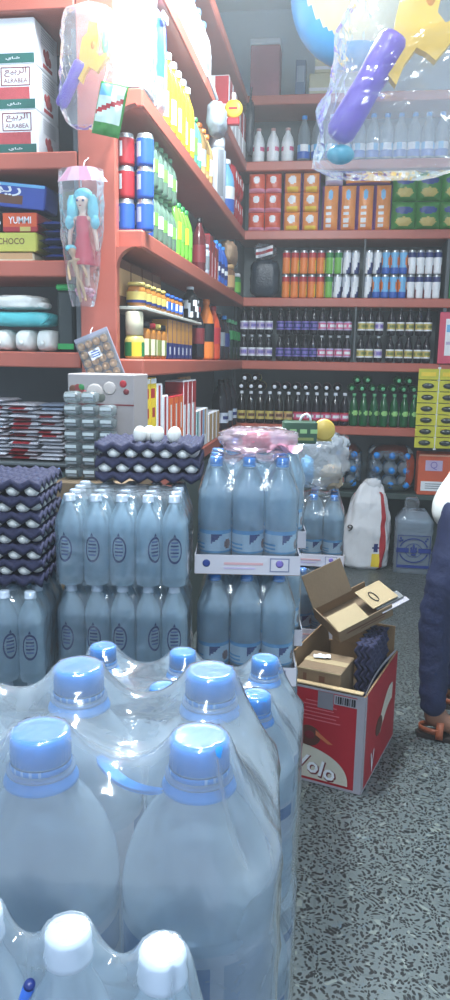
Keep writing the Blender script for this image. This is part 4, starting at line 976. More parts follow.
def egg_stack(origin, rz, n, where, first_sign, side=True, base_z=0., front_eggs=range(6)):
    c, s = math.cos(rz), math.sin(rz); W, D = 6*EP, 5*EP
    P = lambda x, y, z: (origin[0]+x*c-y*s, origin[1]+x*s+y*c, base_z+z)
    pos = ['lowest', 'second', 'third', 'fourth', 'fifth', 'sixth', 'seventh']
    for k in range(n):
        sg = first_sign*(1 if k % 2 == 0 else -1); z = SK+TA+.001+k*TP
        lab = 'indigo pulp egg tray, %s of the %s' % ('topmost' if k == n-1 else pos[k], where)
        if TM[sg] is None: o = TM[sg] = tray_mesh(sg).build('egg_tray')
        else: o = dup(TM[sg])
        tag(o, lab, 'egg tray', 'egg trays of the '+where); o.location = P(0, 0, z); o.rotation_euler = (0, 0, rz)
        if k < n-1:
            sn = -sg; off = 0 if sg < 0 else .5        # gap is tallest where this tray dips
            zc = z+(TP-.003)/2-.0005
            xs = [(-3+off+i) for i in range(7)]
            for i, xe in enumerate(xs):
                if not (-2.9 < xe < 2.9): continue
                e = egg_at(P(xe*EP, -D/2+.0225, zc), (rnd.uniform(-.2, .2), 0, rz), 'white egg, %s along the front of the %s gap, %s' % (ORD[i], pos[k], where), 'eggs of the '+where)
            if side:
                ys = [(-2.5+(.0 if sg < 0 else .5)+j) for j in range(6)]
                for j, ye in enumerate(ys):
                    if not (-1.8 < ye < 2.3): continue
                    egg_at(P(W/2-.0225, ye*EP, zc), (0, rnd.uniform(-.2, .2), rz), 'white egg, %s along the side of the %s gap, %s' % (ORD[j], pos[k], where), 'eggs of the '+where)
    return P
c_eggs = loc_r((-.476, 1.868), 0, 2.5*EP)
Pm = egg_stack(c_eggs, RZ, 3, 'middle egg stack', 1, base_z=1.1268)
for i, (x, y, tl) in enumerate(((-.025, -.067, .1), (-.003, -.045, .0), (.020, -.067, -.1), (.065, -.067, .05))):
    e = egg_at(Pm(x, y, SK+TA+2*TP+.0235), (tl, .1*i, .3), 'white egg standing on top of the middle egg stack, %s from the left' % ORD[i], 'eggs on top')
    e.scale = (1, 1, 1.35)
c_l = loc_r((-.812, 1.625), 0, 2.5*EP)
egg_stack(c_l, RZ, 7, 'left egg stack', -1, base_z=.9022)

# ------------------------------------------------------------------ large-bottle stack
HB, RB, PB = .2945, .0412, .0845
NAVT = pm('label_navy', (36, 60, 130), .4); LBL = pm('label_ice', (206, 224, 236), .4); SKN = pm('label_brown', (150, 110, 100), .4)
def lab_big(u, v):
    if v > .80: return SKY
    if v < .08: return SKY
    if u < .22 and v > .42 and (v-.42) > (u*1.6): return NAVT
    if ((u-.36)/.09)**2+((v-.38)/.24)**2 < 1: return SKN
    if .5 < u < .85 and (int(v*9) % 2) and .15 < v < .62: return SKY
    return LBL
PETB = clear('stack_bottle_plastic', (244, 249, 252), .54, (214, 240, 255), .1, .55, 0, gloss=.5)
def b4(p):
    return make_big(p, RB, HB, .0155, BLUECAP, BLUECAPD, lab_big, lb=(.17, .37), n=30, body=PETB)
def big_pack(name, label, x, y, z, rows):
    t = grid_pack(name, label, (x, y, z), RZ, 3, rows, PB, PB, b4, RB, HB, .0155, None, MIDF, 60, 50 if rows < 4 else 64, zside=.70, tray=True, filmseed=31)
    for b in t.children:
        if b.name.startswith('bottle'): b.rotation_euler = (0, 0, rnd.choice((0, PI))+rnd.uniform(-.25, .1)+(-PI/2-.6)+.6)
    W, D = 2*PB+2*RB+.016, (rows-1)*PB+2*RB+.016; m = M(); CW = pm('white_printed_card', (196, 192, 200), .6, .06)
    m.box((0, 0, .0012), (W, D, .0024), CARD)
    for (cx, cy, w, d) in ((0, -D/2, W, .003), (0, D/2, W, .003), (-W/2, 0, .003, D), (W/2, 0, .003, D)): m.box((cx, cy, .027), (w, d, .05), CW)
    f = -D/2-.0022
    m.box((.082, f, .028), (.05, .001, .036), pm('print_outline', (120, 124, 150), .5)); m.box((.082, f-.0006, .028), (.044, .001, .030), CW); m.lathe([(.010, 0), (.006, .0006), (0, .0006)], 14, VIO, FX((.082, f-.0012, .031), '-y'))
    m.lathe([(.010, 0), (.007, .0006), (0, .0006)], 12, NAVT, FX((-.105, f, .03), '-y')); m.box((-.01, f, .03), (.10, .001, .006), pm('print_rose', (206, 160, 164), .5)); m.box((-.02, f, .018), (.08, .001, .004), LIL)
    m.build('cardboard_tray', t); return t
cb = loc_r((-.2145, 1.892), 0, 1.0*PB)
BP = big_pack('water_bottle_pack', 'large blue-capped bottle pack in a white cardboard tray under the crumpled pink bag', cb[0], cb[1], .9085, 3)
for k in range(3):
    dup(BP, (cb[0], cb[1], .0008+.3026*(2-k)), label='large blue-capped bottle pack, %s down in the stack left of the red carton' % ORD[k+1], group='lower packs of the large bottle stack')
cb2 = loc_r((-.185, 1.892), .010, 1.0*PB+.288)
for k in range(4):
    dup(BP, (cb2[0], cb2[1], .0008+.3026*k+.0005), label='large blue-capped bottle pack in the stack behind the first, %s' % ['lowest', 'second from the floor', 'third from the floor', 'topmost'][k], group='packs of the rear large bottle stack')
# things lying on top of it
ZT4 = .9085+.004+HB+.004
PINKB = pm('pink_print_bag', (216, 120, 140), .4, .1)
t = thing('plastic_bag', 'crumpled clear and pink plastic bag lying on top of the large bottle stack', 'bag', (-.20, 1.96, ZT4), (0, 0, RZ))
crumple((0, 0, .033), (.10, .075, .032), clear('pinkish_bag', (240, 226, 232), .30, (232, 214, 222), .1, .35, .7, 24, gloss=.8), .25, 7, 51, 34, 16, .7).build('bag_body', t)
m = crumple((-.005, -.035, .035), (.035, .03, .02), PINKB, .3, 8, 53); m.build('pink_print', t)
M().grid(lambda u, v: (.02+.09*u, -.075+.05*v+.01*math.sin(6*u), .008+.02*math.sin(3*v+4*u)**2), 12, 8, pm('pale_pink_sheet', (224, 170, 190), .35)).build('pink_flap', t)
t = thing('flat_box', 'white flat box lying behind the crumpled bag on the large bottle stack', 'box', (-.20, 2.16, ZT4+.003), (0, 0, RZ))
M().box((0, 0, .022), (.12, .09, .044), WHITE, .003).build('box_body', t); M().box((.02, -.0455, .02), (.07, .001, .012), LIL).build('printed_strip', t)
t = thing('green_packet', 'dark green packet with pale lettering on the rear of the large bottle stack', 'packet', (-.105, 2.20, ZT4+.003), (0, 0, RZ))
m = M(); m.box((0, 0, .032), (.10, .05, .064), pm('dark_green_packet', (36, 72, 50), .35), .004)
for k in range(3): m.box((-.02+.03*k, -.0257, .036), (.02, .001, .012), pm('pale_green_lettering', (140, 180, 120), .4))
m.box((0, -.0257, .014), (.08, .001, .008), OLIV); m.build('packet_body', t)
M().tube([(.0, 0, .064), (.008, 0, .080), (.02, 0, .085), (.03, 0, .076), (.032, 0, .064)], .0035, WHITE).build('white_tie', t)
t = thing('yellow_disc', 'yellow round disc leaning behind the green packet', 'disc', (-.035, 2.26, ZT4+.003), (0, 0, RZ))
m = M(); m.lathe([(0, -.006), (.027, -.006), (.033, 0), (.033, .008), (.027, .012), (0, .012)], 28, pm('mustard_plastic', (190, 160, 70), .4, .08), FX((0, 0, .034), '-y') @ Matrix.Rotation(-.2, 4, 'X')); m.build('disc_face', t)
M().box((0, .012, .004), (.05, .02, .008), GOLD, .002).build('foot_tab', t)
# white sheet on the counter edge of the shelves
t = thing('foam_sheet', 'thin white-edged sheet lying across the side shelf behind the middle eggs', 'sheet', (-.60, 2.98, ZT[0]), (0, 0, .05))
M().box((0, 0, .006), (.28, .5, .012), pm('pale_sheet', (190, 200, 206), .3), .002).build('sheet_panel', t); M().box((.0, -.2515, .006), (.28, .003, .013), WHITE).build('white_edge', t)
bpy.data.objects.remove(t.children[1]); bpy.data.objects.remove(t.children[0]); bpy.data.objects.remove(t)
# floor stack farther back
fb = Vector((-.028, 3.02, 0))
for k in range(2):
    dup(BP, (fb.x-PB, fb.y+.10, .0008+.3026*k), (0, 0, .03), label='large blue-capped bottle pack behind the red carton, %s' % ['lowest', 'middle tier'][k], group='packs behind the red carton')
dup(BP, (fb.x-PB+.035, fb.y+.17, .0008+.3026*2), (0, 0, .0), label='large blue-capped bottle pack behind the red carton, topmost', group='packs behind the red carton')
t = thing('plastic_bag', 'crumpled clear bag of goods on top of the packs behind the red carton', 'bag', (fb.x-.055, fb.y+.17, .912))
crumple((0, 0, .125), (.14, .115, .122), clear('milky_bag', (244, 247, 250), .3, (220, 228, 236), .1, .35, .7, 26, gloss=.8), .24, 6, 61, 40, 24, .7).build('bag_body', t)
crumple((.075, -.03, .06), (.045, .05, .05), pm('beige_pack', (176, 156, 130), .5), .2, 5, 63).build('beige_packet', t); crumple((-.03, -.02, .08), (.03, .05, .06), SKY, .2, 5, 65).build('blue_packet', t)

# ------------------------------------------------------------------ carton and clear packs in front of the pillar
xa, xc = aY(68, 400, 2.36).x, aY(134, 400, 2.36).x; zt = aY(100, 374, 2.36).z; WD = xc-xa
FLOR = pm('grey_print_card', (158, 150, 150), .55, .08, 14)
for k in range(2):
    t = thing('carton', 'plain brown carton under the display carton by the pillar, %s one' % ['lower', 'upper'][k], 'carton', ((xa+xc)/2, 2.40, .001+k*.531))
    M().box((0, 0, .265), (WD+.02, .32, .53), CARD, .004).build('carton_body', t); M().box((0, -.1605, .265), (WD+.02, .001, .04), CARDL).build('tape', t)
t = thing('display_carton', 'grey carton printed with red roses in front of the pillar', 'carton', ((xa+xc)/2, 2.45, 1.063))
hh = zt-1.063; m = M(); m.box((0, 0, hh/2), (WD, .18, hh), FLOR, .003); f = -.0905
m.box((0, f, hh-.098), (WD, .001, .005), MAROON)
for (x, z, r_, mt) in ((-.075, hh-.055, .022, MAROON), (-.055, hh-.07, .018, RED), (-.092, hh-.05, .014, BROWN), (-.066, hh-.045, .012, GREEN), (.075, hh-.03, .012, RED), (.085, hh-.055, .010, MAROON), (-.02, hh-.06, .03, pm('pale_petal', (186, 176, 172), .5)), (.03, hh-.045, .022, pm('pale_petal', (186, 176, 172), .5)), (.0, hh-.075, .016, pm('leaf_grey', (96, 100, 92), .5))):
    m.lathe([(r_, 0), (r_*.8, .001), (r_*.4, .0018), (0, .0018)], 11, mt, FX((x, f, z), '-y'))
m.build('carton_body', t)
CP = clear('clear_pack', (222, 230, 232), .35, (164, 174, 176), .12, .4, .6, 60, gloss=.7)
cpn = 0; rowz = [1.0632+.0405*k for k in range(7)]
for k, z in enumerate(rowz):
    for c_ in range(3):
        if k == 6 and c_ == 2: continue
        x = xa+.035+c_*.058
        t = thing('clear_pack', 'small clear pack in front of the rose-printed carton, %s column, %s from below' % (['left', 'middle', 'right'][c_], ORD[k]), 'pack', (x, 2.31, z), group='small clear packs')
        if cpn == 0:
            pb = crumple((0, 0, .0195), (.027, .030, .0188), CP, .10, 8, 71, 18, 10, .6).build('pack_body', t); pl = M().box((0, -.0315, .026), (.036, .001, .010), pm('pale_label', (196, 204, 206), .5)).build('label', t); pd = M().box((0.004, -.0318, .014), (.03, .001, .006), GREY).build('print_line', t); pb0 = (pb, pl, pd)
        else:
            for q in pb0: n_ = q.copy(); COL.objects.link(n_); n_.parent = t
        cpn += 1
# ------------------------------------------------------------------ red carton with its load
BY = -.30; RC = pm('red_carton', (168, 24, 40), .45, .08, 12); CIN = pm('carton_inside', (132, 104, 74), .75, .1, 20); EDGE = pm('carton_pale_edge', (186, 160, 122), .7); LGR = pm('carton_grey_border', (160, 156, 164), .5)
FRx, FRy = .138, 2.37; BW, BD, BH = .275, .46, .355
cx_, sx_ = math.cos(BY), math.sin(BY)
def bl(x, y): return (FRx+(x-BW/2)*cx_-(y+BD/2)*sx_, FRy+(x-BW/2)*sx_+(y+BD/2)*cx_)
bo = bl(0, 0)
t = thing('red_carton', 'open red carton with white lettering and a cookie picture on the floor', 'carton', (bo[0], bo[1], .001), (0, 0, BY))
m = M(); TK = .006
m.box((0, 0, .003), (BW, BD, .006), CIN)
for (x, y, w, d) in ((0, -BD/2+TK/2, BW, TK), (0, BD/2-TK/2, BW, TK), (-BW/2+TK/2, 0, TK, BD-2*TK), (BW/2-TK/2, 0, TK, BD-2*TK)): m.box((x, y, BH/2+.003), (w, d, BH-.006), CIN)
# printed outer faces
f = -BD/2-.0006
def pfront(u, v):
    if u < .035 or u > .90 or v < .035 or v > .965: return LGR
    return RC
m.grid(lambda u, v: ((u-.5)*BW, f, BH*v), 40, 40, RC, paint=pfront)
m.grid(lambda u, v: (BW/2+.0006, (u-.5)*BD, BH*v), 40, 40, RC, paint=lambda u, v: LGR if (u < .05 or v < .035) else RC)
m.grid(lambda u, v: (-BW/2-.0006, (.5-u)*BD, BH*v), 10, 10, RC); m.grid(lambda u, v: ((.5-u)*BW, BD/2+.0006, BH*v), 10, 10, RC)
CRM = pm('swoosh_cream', (200, 194, 178), .5); DKR = pm('dark_red_print', (110, 20, 34), .5); COOK = pm('cookie_brown', (84, 44, 34), .6, .2, 60)
FF = lambda x, z, e=.0008: FX((x, f-e, z), '-y')
# arc-shaped cream field with lettering, cookie above, caption lines, grey patch and barcode
arc = [(-.115, .055)]+[(-.115+.205*(k/12), .055+.075*math.sin(PI*(.18+.75*k/12))) for k in range(13)]+[(.098, .024), (.085, .024)]+[(.085-.2*(k/12), .03+.045*math.sin(PI*(.10+.6*(1-k/12)))-.0*k) for k in range(13)]
pts_o = [(-.118+.21*k/14, .070+.066*math.sin(PI*min(1, .25+.72*k/14))) for k in range(15)]; pts_i = [(-.118+.19*k/14, .050+.040*math.sin(PI*min(1, .25+.72*k/14))-.022*k/14) for k in range(15)]
pd = [(-.125, .018)]+[(.098*math.sin(q)-.02*(1-math.sin(q)) if False else -.125+.215*math.sin(q), .018+.125*math.cos(q)**.8) for q in [k*PI/2/14 for k in range(15)]]
m.add([(x, f-.0008, z) for x, z in pd], [tuple(range(len(pd)))[::-1]], CRM)
m.text('Volo', FX((-.030, f-.0016, .066), '-y', -.22), .155, .060, WHITE, .02); m.text('Volo', FX((-.028, f-.0012, .063), '-y', -.22), .162, .066, DKR, .045)
m.ell((-.055, f-.001, .175), (.043, .0015, .038), COOK, 18, 10); m.ell((-.052, f-.002, .178), (.02, .001, .016), DKR, 12, 8)
m.add([(x, f-.0022, z) for x, z in ((-.03, .20), (.02, .168), (.034, .160), (.015, .158), (-.03, .182))], [(0, 4, 3, 2, 1)], pm('splash_orange', (196, 110, 70), .5))
for k, w in enumerate((.10, .12, .10, .14, .12, .15)): m.box((-.02, f-.0006, .305-.0135*k), (w, .0008, .0035), pm('caption_rose', (196, 96, 106), .5))
m.box((.0, f-.0008, .315), (.055, .001, .06), pm('grey_tape_patch', (128, 126, 134), .55)); m.box((.07, f-.0008, .326), (.08, .001, .034), LGR); 
for k in range(9): m.box((.037+.008*k, f-.0014, .326), (.003+.002*(k % 3), .0008, .026), BLACK)
m.box((.06, f-.0008, .03), (.055, .0008, .006), CRM)
sx = BW/2+.0012
vs = [(sx, -.02+.19*k/10, .13+.13*math.sin(PI*(.1+.5*k/10))) for k in range(11)]+[(sx, -.0+.17*k/10, .09+.10*math.sin(PI*(.1+.45*k/10))) for k in range(11)]
m.add(vs, [(i, 11+i, 12+i, i+1) for i in range(10)], CRM); m.ell((sx, -.02, .16), (.0012, .05, .035), COOK, 14, 8)
m.text('V', FX((sx+.001, -.10, .06), '+x'), .05, .08, WHITE, .02)
m.build('carton_body', t)
# torn flaps
M().box((0, -BD/2-.004, BH+.006), (BW, .024, .005), EDGE, .001, Matrix.Rotation(-.1, 4, 'X')).build('front_flap', t) if False else M().box((-.005, -BD/2+.006, BH+.008), (BW-.01, .022, .006), EDGE, .0015).build('front_flap', t)
M().box((0, 0, 0), (.006, BD*.8, .09), CIN, .001, Matrix.Translation((-BW/2+.0, .02, BH+.046)) @ Matrix.Rotation(-.12, 4, 'Y')).build('side_flap', t)
m = M(); m.grid(lambda u, v: (BW/2-.004-.012*math.sin(PI*u), (u-.5)*BD*.96, BH+.001+.012*v), 16, 2, LGR); m.build('side_flap', t)
m = M(); m.box((0, BD/2-.004, BH+.05), (BW*.9, .005, .1), CIN, .001); m.build('rear_flap', t)
# contents
t = thing('brown_carton', 'small brown carton lying inside the red carton', 'carton', (*bl(-.036, -.122), .2385), (0, 0, BY))
m = M(); m.box((0, 0, .085), (.155, .17, .17), CARD, .003); f2 = -.0857
m.box((.012, f2, .14), (.02, .001, .022), BROWN); m.box((-.05, f2, .14), (.012, .001, .026), BROWN); m.box((0, 0, .1705), (.155, .04, .001), CARDL); m.build('carton_body', t); M().box((0, -.0855, .167), (.155, .002, .004), CARDL).build('lid_edge', t)
t = thing('brown_carton', 'plain brown carton buried at the bottom of the red carton', 'carton', (*bl(-.045, -.02), .0085), (0, 0, BY)); M().box((0, 0, .112), (.15, .4, .224), CARD, .003).build('carton_body', t); M().box((0, 0, .2245), (.05, .4, .001), CARDL).build('tape', t)
for k in range(3):
    o = dup(TM[1], (*bl(.075+.0*k, .02+.0*k), 0), label='empty indigo egg tray standing on edge in the red carton, %s from the brown carton' % ORD[k], group='egg trays in the red carton')
    p = bl(.062+.0385*0, .05); o.rotation_euler = Euler((0, math.radians(78), 0)).to_matrix().to_4x4().to_euler()
    o.matrix_world = Matrix.Translation((*bl(.074+.0206*k, .045), .335)) @ Matrix.Rotation(BY, 4, 'Z') @ Matrix.Rotation(math.radians(88), 4, 'Y')
# torn open box on top
t = thing('torn_carton', 'torn open brown cardboard box lying on top of the red carton load', 'carton', (*bl(-.005, .09), .515), (0, 0, 0))
R_ = Matrix.Rotation(math.radians(30), 4, 'Z') @ Matrix.Rotation(math.radians(-20), 4, 'Y') @ Matrix.Rotation(math.radians(14), 4, 'X')
SC_ = Matrix.Scale(.86, 4)
def tb(nm, c, d, mt, extra=None, X=None):
    m = M(); m.box(c, d, mt, .001, X); 
    if extra: extra(m)
    o = m.build(nm, t); o.matrix_local = R_ @ SC_; return o
tb('base_panel', (0, 0, 0), (.27, .20, .004), CARD)
def strips(m):
    m.box((.0, -.1035, .035), (.20, .001, .006), BROWN); m.box((.03, -.1035, .022), (.12, .001, .004), BROWN)
tb('side_panel', (0, -.10, .032), (.27, .005, .06), CARD, strips)
tb('side_panel', (0, .10, .032), (.27, .005, .06), CIN); tb('side_panel', (-.135, 0, .032), (.005, .2, .06), CARD)
tb('flap', (0, 0, 0), (.15, .10, .004), CARDL, None, Matrix.Translation((-.06, -.055, .066)) @ Matrix.Rotation(.12, 4, 'X'))
tb('flap', (0, 0, 0), (.20, .16, .004), CARD, None, Matrix.Translation((-.04, .12, .13)) @ Matrix.Rotation(math.radians(68), 4, 'X'))
def loops(m):
    m.tube([(.10+.012*math.cos(a), -.02+.035*math.sin(a), .072) for a in [k*PI/8 for k in range(16)]], .0022, BLACK, 6, True)
tb('flap', (.12, -.01, .066), (.13, .14, .004), CARDL, loops)
tb('inner_card', (.14, -.06, .055), (.14, .05, .003), pm('grey_card', (110, 112, 114), .6)); tb('inner_card', (.15, -.095, .046), (.14, .03, .003), LGR)
t = thing('paper_scrap', 'crumpled white paper scrap on the small brown carton', 'paper', (*bl(-.06, -.10), .4110)); M().grid(lambda u, v: ((u-.5)*.06, (v-.5)*.03, .003+.006*noise.noise(Vector((u*4, v*4, 1)))+.004), 10, 6, WHITE).build('sheet', t); M().box((.02, 0, .004), (.012, .01, .004), BLACK, .001).build('clip', t)

# ------------------------------------------------------------------ sack and wrapped pack by the back shelves
t = thing('white_sack', 'large white sack with a red stripe and yellow patch by the back shelves', 'sack', (.240, 5.345, .001))
SWH = pm('sack_white', (214, 214, 218), .4, .06, 8, .35, bscale=14)
def sackfn(u, v):
    a = 2*PI*u-PI/2; s = .6; q = (math.copysign(abs(math.cos(a))**s, math.cos(a)), math.copysign(abs(math.sin(a))**s, math.sin(a)))
    w = np.interp(v, [0, .04, .3, .6, .85, .97, 1], [.8, 1, 1.02, .95, .72, .5, .35]); d = np.interp(v, [0, .04, .5, .8, 1], [.8, 1, 1, .7, .12])
    k = 1+.11*noise.fractal(Vector((q[0]*2.2, q[1]*2.2, v*5.2)), 1, 2, 2)
    return (q[0]*.165*w*k+.03*v*v, q[1]*.115*d*k, .60*v+(.015*math.sin(a*2) if v > .9 else 0))
def sackp(u, v):
    x = (u+.25) % 1            # u=0 at -y front centre after the shift below
    if .072 < u < .118 and v < .95: return RED
    if ((u-.02) % 1 < .05) and .04 < v < .2: return YELLOW
    if ((u-.045)/.022)**2+((v-.27)/.045)**2 < 1: return NAVY
    return SWH
m = M(); m.grid(sackfn, 100, 50, SWH, paint=sackp); m.build('sack_body', t)
crumple((.035, 0, .60), (.06, .02, .04), SWH, .3, 6, 81).build('folded_top', t)
m = M(); m.text('9', FX((-.11, -.120, .30), '-y'), .04, .05, BLACK); m.build('printed_mark', t)
t = thing('wrapped_pack', 'clear wrapped pack with a round dark blue print on the floor beside the white sack', 'pack', (.570, 5.29, .001))
WP = clear('milky_wrap', (226, 234, 240), .5, (184, 196, 208), .12, .3, .5, 20, gloss=.7)
MW = pm('milky_contents', (170, 184, 198), .5, .1, 10)
m = M(); m.box((0, 0, .20), (.245, .17, .40), MW, .04, seg=3, smooth=True); m.build('pack_core', t)
def wfn(u, v):
    p = wrapf(.262, .19, .44, 5)(u, v); k = 1 if v < .85 else 1-(v-.85)*2.6
    return (p[0]*k, p[1]*k, p[2])
M().grid(wfn, 44, 26, WP).build('clear_wrap', t)
crumple((-.02, 0, .475), (.05, .04, .05), BAG, .3, 6, 83).build('tied_top', t)
PB_ = pm('pack_blue_print', (34, 56, 130), .45); f3 = -.1035; FR3 = lambda x, z: FX((x, f3, z), '-y'); m = M()
for s_ in (0, 1):
    rr = (.088, .080) if s_ == 0 else (.050, .046); vs = []; K = 40
    for i in range(K): a = 2*PI*i/K; vs += [(rr[0]*math.cos(a)*1.15, f3, .17+rr[0]*math.sin(a)), (rr[1]*math.cos(a)*1.15, f3, .17+rr[1]*math.sin(a))]
    m.add(vs, [(2*i, 2*((i+1) % K), 2*((i+1) % K)+1, 2*i+1) for i in range(K) if s_ or (i % 20) not in (0, 19, 1, 18)], PB_)
m.box((-.075, f3, .17), (.085, .001, .032), PB_); m.box((.075, f3, .17), (.085, .001, .032), PB_)
for (x, z, w, h) in ((0, .165, .05, .03), (0, .195, .016, .04), (-.016, .185, .014, .02), (.016, .185, .014, .02), (0, .14, .035, .016)): m.ell((x, f3, z), (w/2, .001, h/2), PB_, 10, 6)
for (x, z, w, h) in ((0, .275, .22, .004), (-.109, .17, .004, .21), (.109, .17, .004, .21), (0, .055, .22, .02)): m.box((x, f3, z), (w, .001, h), PB_)
for (x, z) in ((-.09, .255), (-.08, .24), (-.095, .235), (.09, .255), (.08, .24)): m.ell((x, f3, z), (.008, .001, .008), PB_, 8, 6)
m.build('blue_print', t)
# ------------------------------------------------------------------ skinned figures
def skin(name, nodes, edges, mat, parent=None, sub=2, root=0, post=None, world=True):
    """nodes: {key:(x,y,z,rx,ry)}; one continuous surface grown around the skeleton"""
    keys = list(nodes); me = bpy.data.meshes.new(name); me.from_pydata([nodes[k][:3] for k in keys], [(keys.index(a), keys.index(b)) for a, b in edges], [])
    o = bpy.data.objects.new(name, me); COL.objects.link(o)
    md = o.modifiers.new('skin', 'SKIN'); md.use_smooth_shade = True; md.branch_smoothing = .6
    if not me.skin_vertices: 
        bpy.context.view_layer.update()
    lay = me.skin_vertices[0].data if me.skin_vertices else None
    if lay is None:
        bpy.context.view_layer.objects.active = o; bpy.ops.mesh.customdata_skin_add(); lay = me.skin_vertices[0].data
    for i, k in enumerate(keys): lay[i].radius = nodes[k][3:5]; lay[i].use_root = (i == root)
    s = o.modifiers.new('sub', 'SUBSURF'); s.levels = sub; s.render_levels = sub
    dg = bpy.context.evaluated_depsgraph_get(); m2 = bpy.data.meshes.new_from_object(o.evaluated_get(dg))
    bpy.data.objects.remove(o); m2.name = name; m2.materials.clear(); m2.materials.append(mat)
    for p in m2.polygons: p.use_smooth = True
    if post:
        for v in m2.vertices: v.co = post(v.co)
    o = bpy.data.objects.new(name, m2); COL.objects.link(o)
    if parent: o.parent = parent
    return o
SKINM = pm('skin', (128, 88, 68), .5, .08, 30, .05); JEAN = pm('dark_jeans', (21, 31, 66), .75, .3, 24, .3, bscale=60); SHIRT = pm('white_shirt', (214, 216, 212), .7, .04, 14, .25, bscale=16)
HAIR = pm('black_hair', (18, 16, 16), .5, .3, 90, .4); STRAP = pm('tan_leather', (140, 74, 46), .45, .12, 30, .1); SOLE = pm('dark_sole', (40, 32, 30), .7, .2)
PX, PY = .46, 2.92
per = thing('person', 'person in white shirt, dark jeans and tan sandals standing in the aisle', 'person', (PX, PY, 0))
def rel(d): return {k: (v[0]-PX, v[1]-PY)+tuple(v[2:]) for k, v in d.items()}
nd = {'pelvis': (.53, 3.0, .92, .06, .08), 'belly': (.58, 3.0, 1.05, .085, .11), 'chest': (.67, 3.0, 1.24, .095, .135), 'neckb': (.745, 3.0, 1.40, .06, .075), 'neck': (.775, 3.0, 1.465, .05, .052), 'skull': (.805, 3.0, 1.55, .075, .070), 'crown': (.815, 3.0, 1.635, .072, .066), 'chin': (.862, 3.0, 1.505, .035, .036), 'nose': (.906, 3.0, 1.555, .010, .011)}
eg = [('pelvis', 'belly'), ('belly', 'chest'), ('chest', 'neckb'), ('neckb', 'neck'), ('neck', 'skull'), ('skull', 'crown'), ('skull', 'chin'), ('skull', 'nose')]
legs = {'n': dict(hip=(.50, 2.90, .86), knee=(.418, 2.885, .47), ank=(.427, 2.845, .085), heel=(.405, 2.845, .035), toe=(.60, 2.80, .032)), 'f': dict(hip=(.54, 3.10, .86), knee=(.56, 3.13, .47), ank=(.545, 3.12, .085), heel=(.525, 3.12, .035), toe=(.72, 3.10, .032))}
for s, L in legs.items():
    nd.update({s+'hip': L['hip']+(.04, .04), s+'thigh': tuple((a+b)/2 for a, b in zip(L['hip'], L['knee']))+(.052, .052), s+'knee': L['knee']+(.040, .040), s+'calf': (L['knee'][0]*.7+L['ank'][0]*.3-.015, L['knee'][1]*.7+L['ank'][1]*.3, .36, .040, .040), s+'ank': L['ank']+(.034, .034),
               s+'mid': ((L['ank'][0]*.45+L['toe'][0]*.55), (L['ank'][1]*.45+L['toe'][1]*.55), .045, .026, .036), s+'toe': L['toe']+(.016, .038), s+'heel': L['heel']+(.028, .030)})
    eg += [('pelvis', s+'hip'), (s+'hip', s+'thigh'), (s+'thigh', s+'knee'), (s+'knee', s+'calf'), (s+'calf', s+'ank'), (s+'ank', s+'mid'), (s+'mid', s+'toe'), (s+'ank', s+'heel')]
arms = {'n': dict(sh=(.705, 2.83, 1.36), el=(.76, 2.79, 1.09), wr=(.96, 2.82, 1.00), d=Vector((1, .08, -.1))), 'f': dict(sh=(.705, 3.17, 1.36), el=(.80, 3.21, 1.10), wr=(1.0, 3.17, 1.05), d=Vector((1, -.1, 0)))}
for s, A in arms.items():
    nd.update({s+'sh': A['sh']+(.058, .058), s+'up': tuple((a+b)/2 for a, b in zip(A['sh'], A['el']))+(.048, .048), s+'el': A['el']+(.038, .038), s+'fo': tuple((a*.6+b*.4) for a, b in zip(A['el'], A['wr']))+(.038, .038), s+'wr': A['wr']+(.024, .028)})
    eg += [('chest', s+'sh'), (s+'sh', s+'up'), (s+'up', s+'el'), (s+'el', s+'fo'), (s+'fo', s+'wr')]
    d = A['d'].normalized(); sd = Vector((0, 0, 1)).cross(d); w = Vector(A['wr']); pl = w+d*.05
    nd[s+'palm'] = (*pl, .018, .036); eg.append((s+'wr', s+'palm'))
    for q, (off, L1) in enumerate(((-.03, .060), (-.01, .07), (.01, .072), (.03, .064))):
        b0 = pl+d*.035+sd*off; b1 = b0+d*L1*.5+Vector((0, 0, -.012)); b2 = b1+d*L1*.4+Vector((0, 0, -.028))
        for nm, p, r in (('a', b0, .0095), ('b', b1, .009), ('c', b2, .0075)): nd[s+'f%d%s' % (q, nm)] = (*p, r, r)
        eg += [(s+'palm', s+'f%da' % q), (s+'f%da' % q, s+'f%db' % q), (s+'f%db' % q, s+'f%dc' % q)]
    tsd = -1 if s == 'f' else 1; th0 = w+d*.03+sd*.03*tsd+Vector((0, 0, -.005)); th1 = th0+d*.03+sd*.02*tsd+Vector((0, 0, -.015)); th2 = th1+d*.028+Vector((0, 0, -.012))
    for nm, p, r in (('ta', th0, .012), ('tb', th1, .010), ('tc', th2, .008)): nd[s+nm] = (*p, r, r)
    eg += [(s+'wr', s+'ta'), (s+'ta', s+'tb'), (s+'tb', s+'tc')]
skin('body', rel(nd), eg, SKINM, per)
